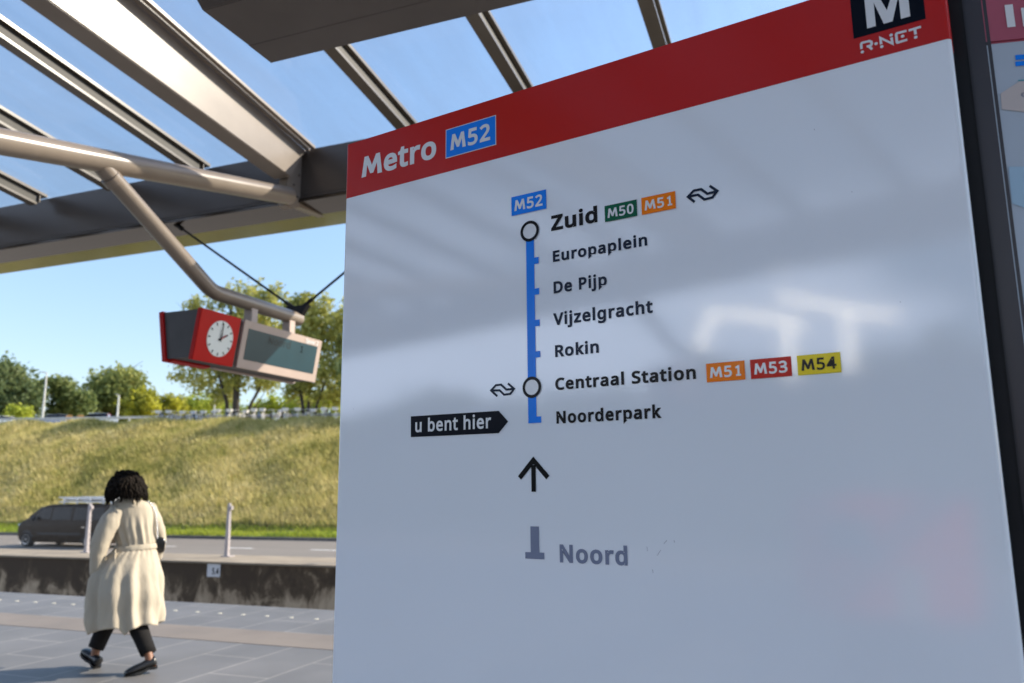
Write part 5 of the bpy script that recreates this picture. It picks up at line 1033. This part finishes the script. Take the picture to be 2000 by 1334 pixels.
# coat: rings from collar to hem with folds
prof = [(1.452, .035, .215, .060, .062), (1.435, .037, .215, .095, .08), (1.40, .042, .215, .150, .098), (1.36, .048, .215, .180, .112), (1.30, .052, .215, .186, .122), (1.20, .060, .21, .180, .128), (1.10, .075, .21, .170, .126),
        (1.045, .085, .21, .160, .118), (1.005, .082, .21, .163, .122), (.96, .062, .20, .205, .155), (.88, .030, .185, .248, .20), (.78, .008, .16, .286, .235), (.66, -.003, .135, .305, .255), (.55, -.008, .115, .313, .262), (.45, -.010, .10, .311, .265), (.36, -.008, .09, .300, .26)]
P_ = np.array(prof); zs = np.linspace(1.452, .36, 70); NT = 120
mb = MB(); rings = []
for z in zs:
    cx, cy, a, b = [np.interp(-z, -P_[:, 0], P_[:, i]) for i in range(1, 5)]
    r_ = []
    lo = np.clip((1.0-z)/.25, 0, 1); up = np.clip((1.30-z)/.12, 0, 1)*np.clip((z-1.0)/.05, 0, 1); bl = math.exp(-((z-1.0)/.06)**2)
    for k in range(NT):
        t = 2*math.pi*k/NT
        f = 1+lo*(.058*math.sin(9*t+1.1+.8*z)+.046*math.sin(14*t+2.5*z+.6)+.028*math.sin(5*t-3*z)) + up*(.040*math.sin(17*t+.4*z*6)+.034*math.sin(11*t+2)) + bl*.03*math.sin(26*t)
        f += lo*.03*math.sin(23*t+z*2)*max(0, (z-.75)/.25) + .034*lo*math.sin(z*19+3*t+2*math.sin(2*t))*np.clip((.85-z)/.3, 0, 1)
        dz = 0
        if z < .7:     # uneven hem: a longer tail at the back slit and at both front corners
            w = (.7-z)/.34
            dz = w*(-.055*math.exp(-((t-4.72)/.10)**2)-.03*math.exp(-((t-.25)/.16)**2)-.02*math.exp(-((t-3.45)/.3)**2)+.045*math.exp(-((t-5.35)/.38)**2)+.02*math.sin(3*t+1))
        slit = .05*math.exp(-((t-4.78)/.05)**2)*np.clip((.80-z)/.3, 0, 1)
        f -= slit
        r_.append((cx+a*.96*f*math.cos(t), cy+b*f*math.sin(t), z+dz))
    rings.append(r_)
mb.loft(rings, caps=False)
def sleeve(a, b, c, rr):
    pts, rad = [], []
    for k in range(19):
        t = k/18; m_ = b*2-(a+c)*.5; p = a*(1-t)**2+m_*2*t*(1-t)+c*t*t; q_ = .022*math.exp(-((t-.5)/.09)**2)
        pts.append(p+Vector((.002*math.sin(k*1.9), 0, 0))); rad.append(np.interp(t, [0, .2, .5, .8, .9, .91, 1], rr)*(1+.02*math.sin(k*2.1)))
    mb.tube(pts, rad, 20)
sleeve(shL+Vector((.075, .04, -.01)), elL, wrL, [.070, .090, .076, .062, .058, .066, .064]); sleeve(shR-Vector((.03, .02, -.01)), elR, wrR, [.078, .072, .064, .056, .054, .062, .060])
coat = mb.build('coat', COAT, person, 1)
sf = coat.modifiers.new('thick', 'SOLIDIFY'); sf.thickness = .006; sf.offset = -1
mb = MB(); bl = []
for z, k in ((.988, 1.02), (.992, 1.055), (1.03, 1.055), (1.034, 1.02)):
    cx, cy, a, b = [np.interp(-z, -P_[:, 0], P_[:, i]) for i in range(1, 5)]
    bl.append([(cx+a*k*math.cos(2*math.pi*i/48), cy+b*k*math.sin(2*math.pi*i/48), z+.008*math.cos(2*math.pi*i/48+.3)) for i in range(48)])
mb.loft(bl+bl[:1], caps=False); mb.build('belt', COAT, coat, 1)
mb = MB(); mb.tube([(-.075, .075, 1.0), (-.085, .055, .85), (-.07, .03, .62), (-.06, .0, .50)], [(.018, .006)]*4, 8, ref=(1, 0, 0)); mb.build('belt_end', COAT, coat, 1)

# hair: a mass of hanging locks
mb = MB(); mb.ball(head+Vector((-.005, -.01, .02)), (.122, .125, .128), 18, 12)
rr = random.Random(3)
for i in range(520):
    a, e = rr.uniform(0, 2*math.pi), math.asin(rr.uniform(-.35, 1)); d = Vector((math.cos(a)*math.cos(e), math.sin(a)*math.cos(e), math.sin(e)))
    p = head+Vector((-.005, -.01, .02))+Vector((d.x*.102, d.y*.102, d.z*.112)); l = rr.uniform(.07, .125); sw = Vector((-.02, 0, 0))
    out = Vector((d.x, d.y, 0)); dn = Vector((0, 0, -1)); pts = [p]
    for k in range(1, 6):
        t = k/5; j = Vector((rr.uniform(-1, 1), rr.uniform(-1, 1), rr.uniform(-1, 1)))*.008
        pts.append(p+(d*.05+out*.028)*t*(1.5-.7*t)+dn*l*t*t*(1.0 if d.z < .75 else .35)+sw*t*(1 if d.x < 0 else .3)+j)
    r0 = rr.uniform(.009, .014); mb.tube(pts, [r0, r0*1.05, r0, r0*.9, r0*.7, r0*.3], 5)
mb.build('hair', HAIRM, person, 1)
mb = MB(); mb.ball((.150, .20, 1.475), .012, 10, 8); mb.build('earring', CHROME, person, 1)

# handbag on a chain at her right side
bag = thing('handbag', 'small black handbag on a silver chain at the walking woman\'s right side', 'handbag', W0, -WAZ)
mb = MB(); mb.loft([[(x+.285+dx, y+.27, z) for dx, x, y in ((0, -w, -d), (0, w, -d), (0, w, d), (0, -w, d))] for z, w, d in ((.945, .015, .035), (.965, .034, .06), (1.03, .042, .075), (1.075, .036, .07), (1.09, .02, .06))]); mb.build('bag', SHOE, bag, 2, bevel=.008)
pts = [(.262, .20, 1.085), (.262, .185, 1.15), (.258, .19, 1.22), (.248, .20, 1.30), (.225, .22, 1.37), (.19, .26, 1.405)]
for i in range(26):
    t = i/25*(len(pts)-1); k = min(int(t), len(pts)-2); p = Vector(pts[k]).lerp(Vector(pts[k+1]), t-k)
    m_ = MB() if i == 0 else m_
    m_.ball(p, (.010, .010, .009) if i % 2 else (.006, .010, .008), 8, 5)
m_.build('chain', CHROME, bag, 1)
mb = MB(); mb.ball((.31, .215, 1.06), .014, 8, 6); mb.ball((.33, .24, 1.045), .009, 8, 6); mb.build('clasp', CHROME, bag, 1)

# she leans forward into her step
for o in [c for c in COL.objects if c.type == 'MESH']:
    r_ = o
    while r_.parent: r_ = r_.parent
    if r_ in (person, bag):
        me = o.data; n_ = len(me.vertices); co = np.empty(n_*3, np.float32); me.vertices.foreach_get('co', co); co = co.reshape(-1, 3)
        co[:, 0] -= .080*np.clip(co[:, 2]-.08, 0, 3); me.vertices.foreach_set('co', co.ravel()); me.update()
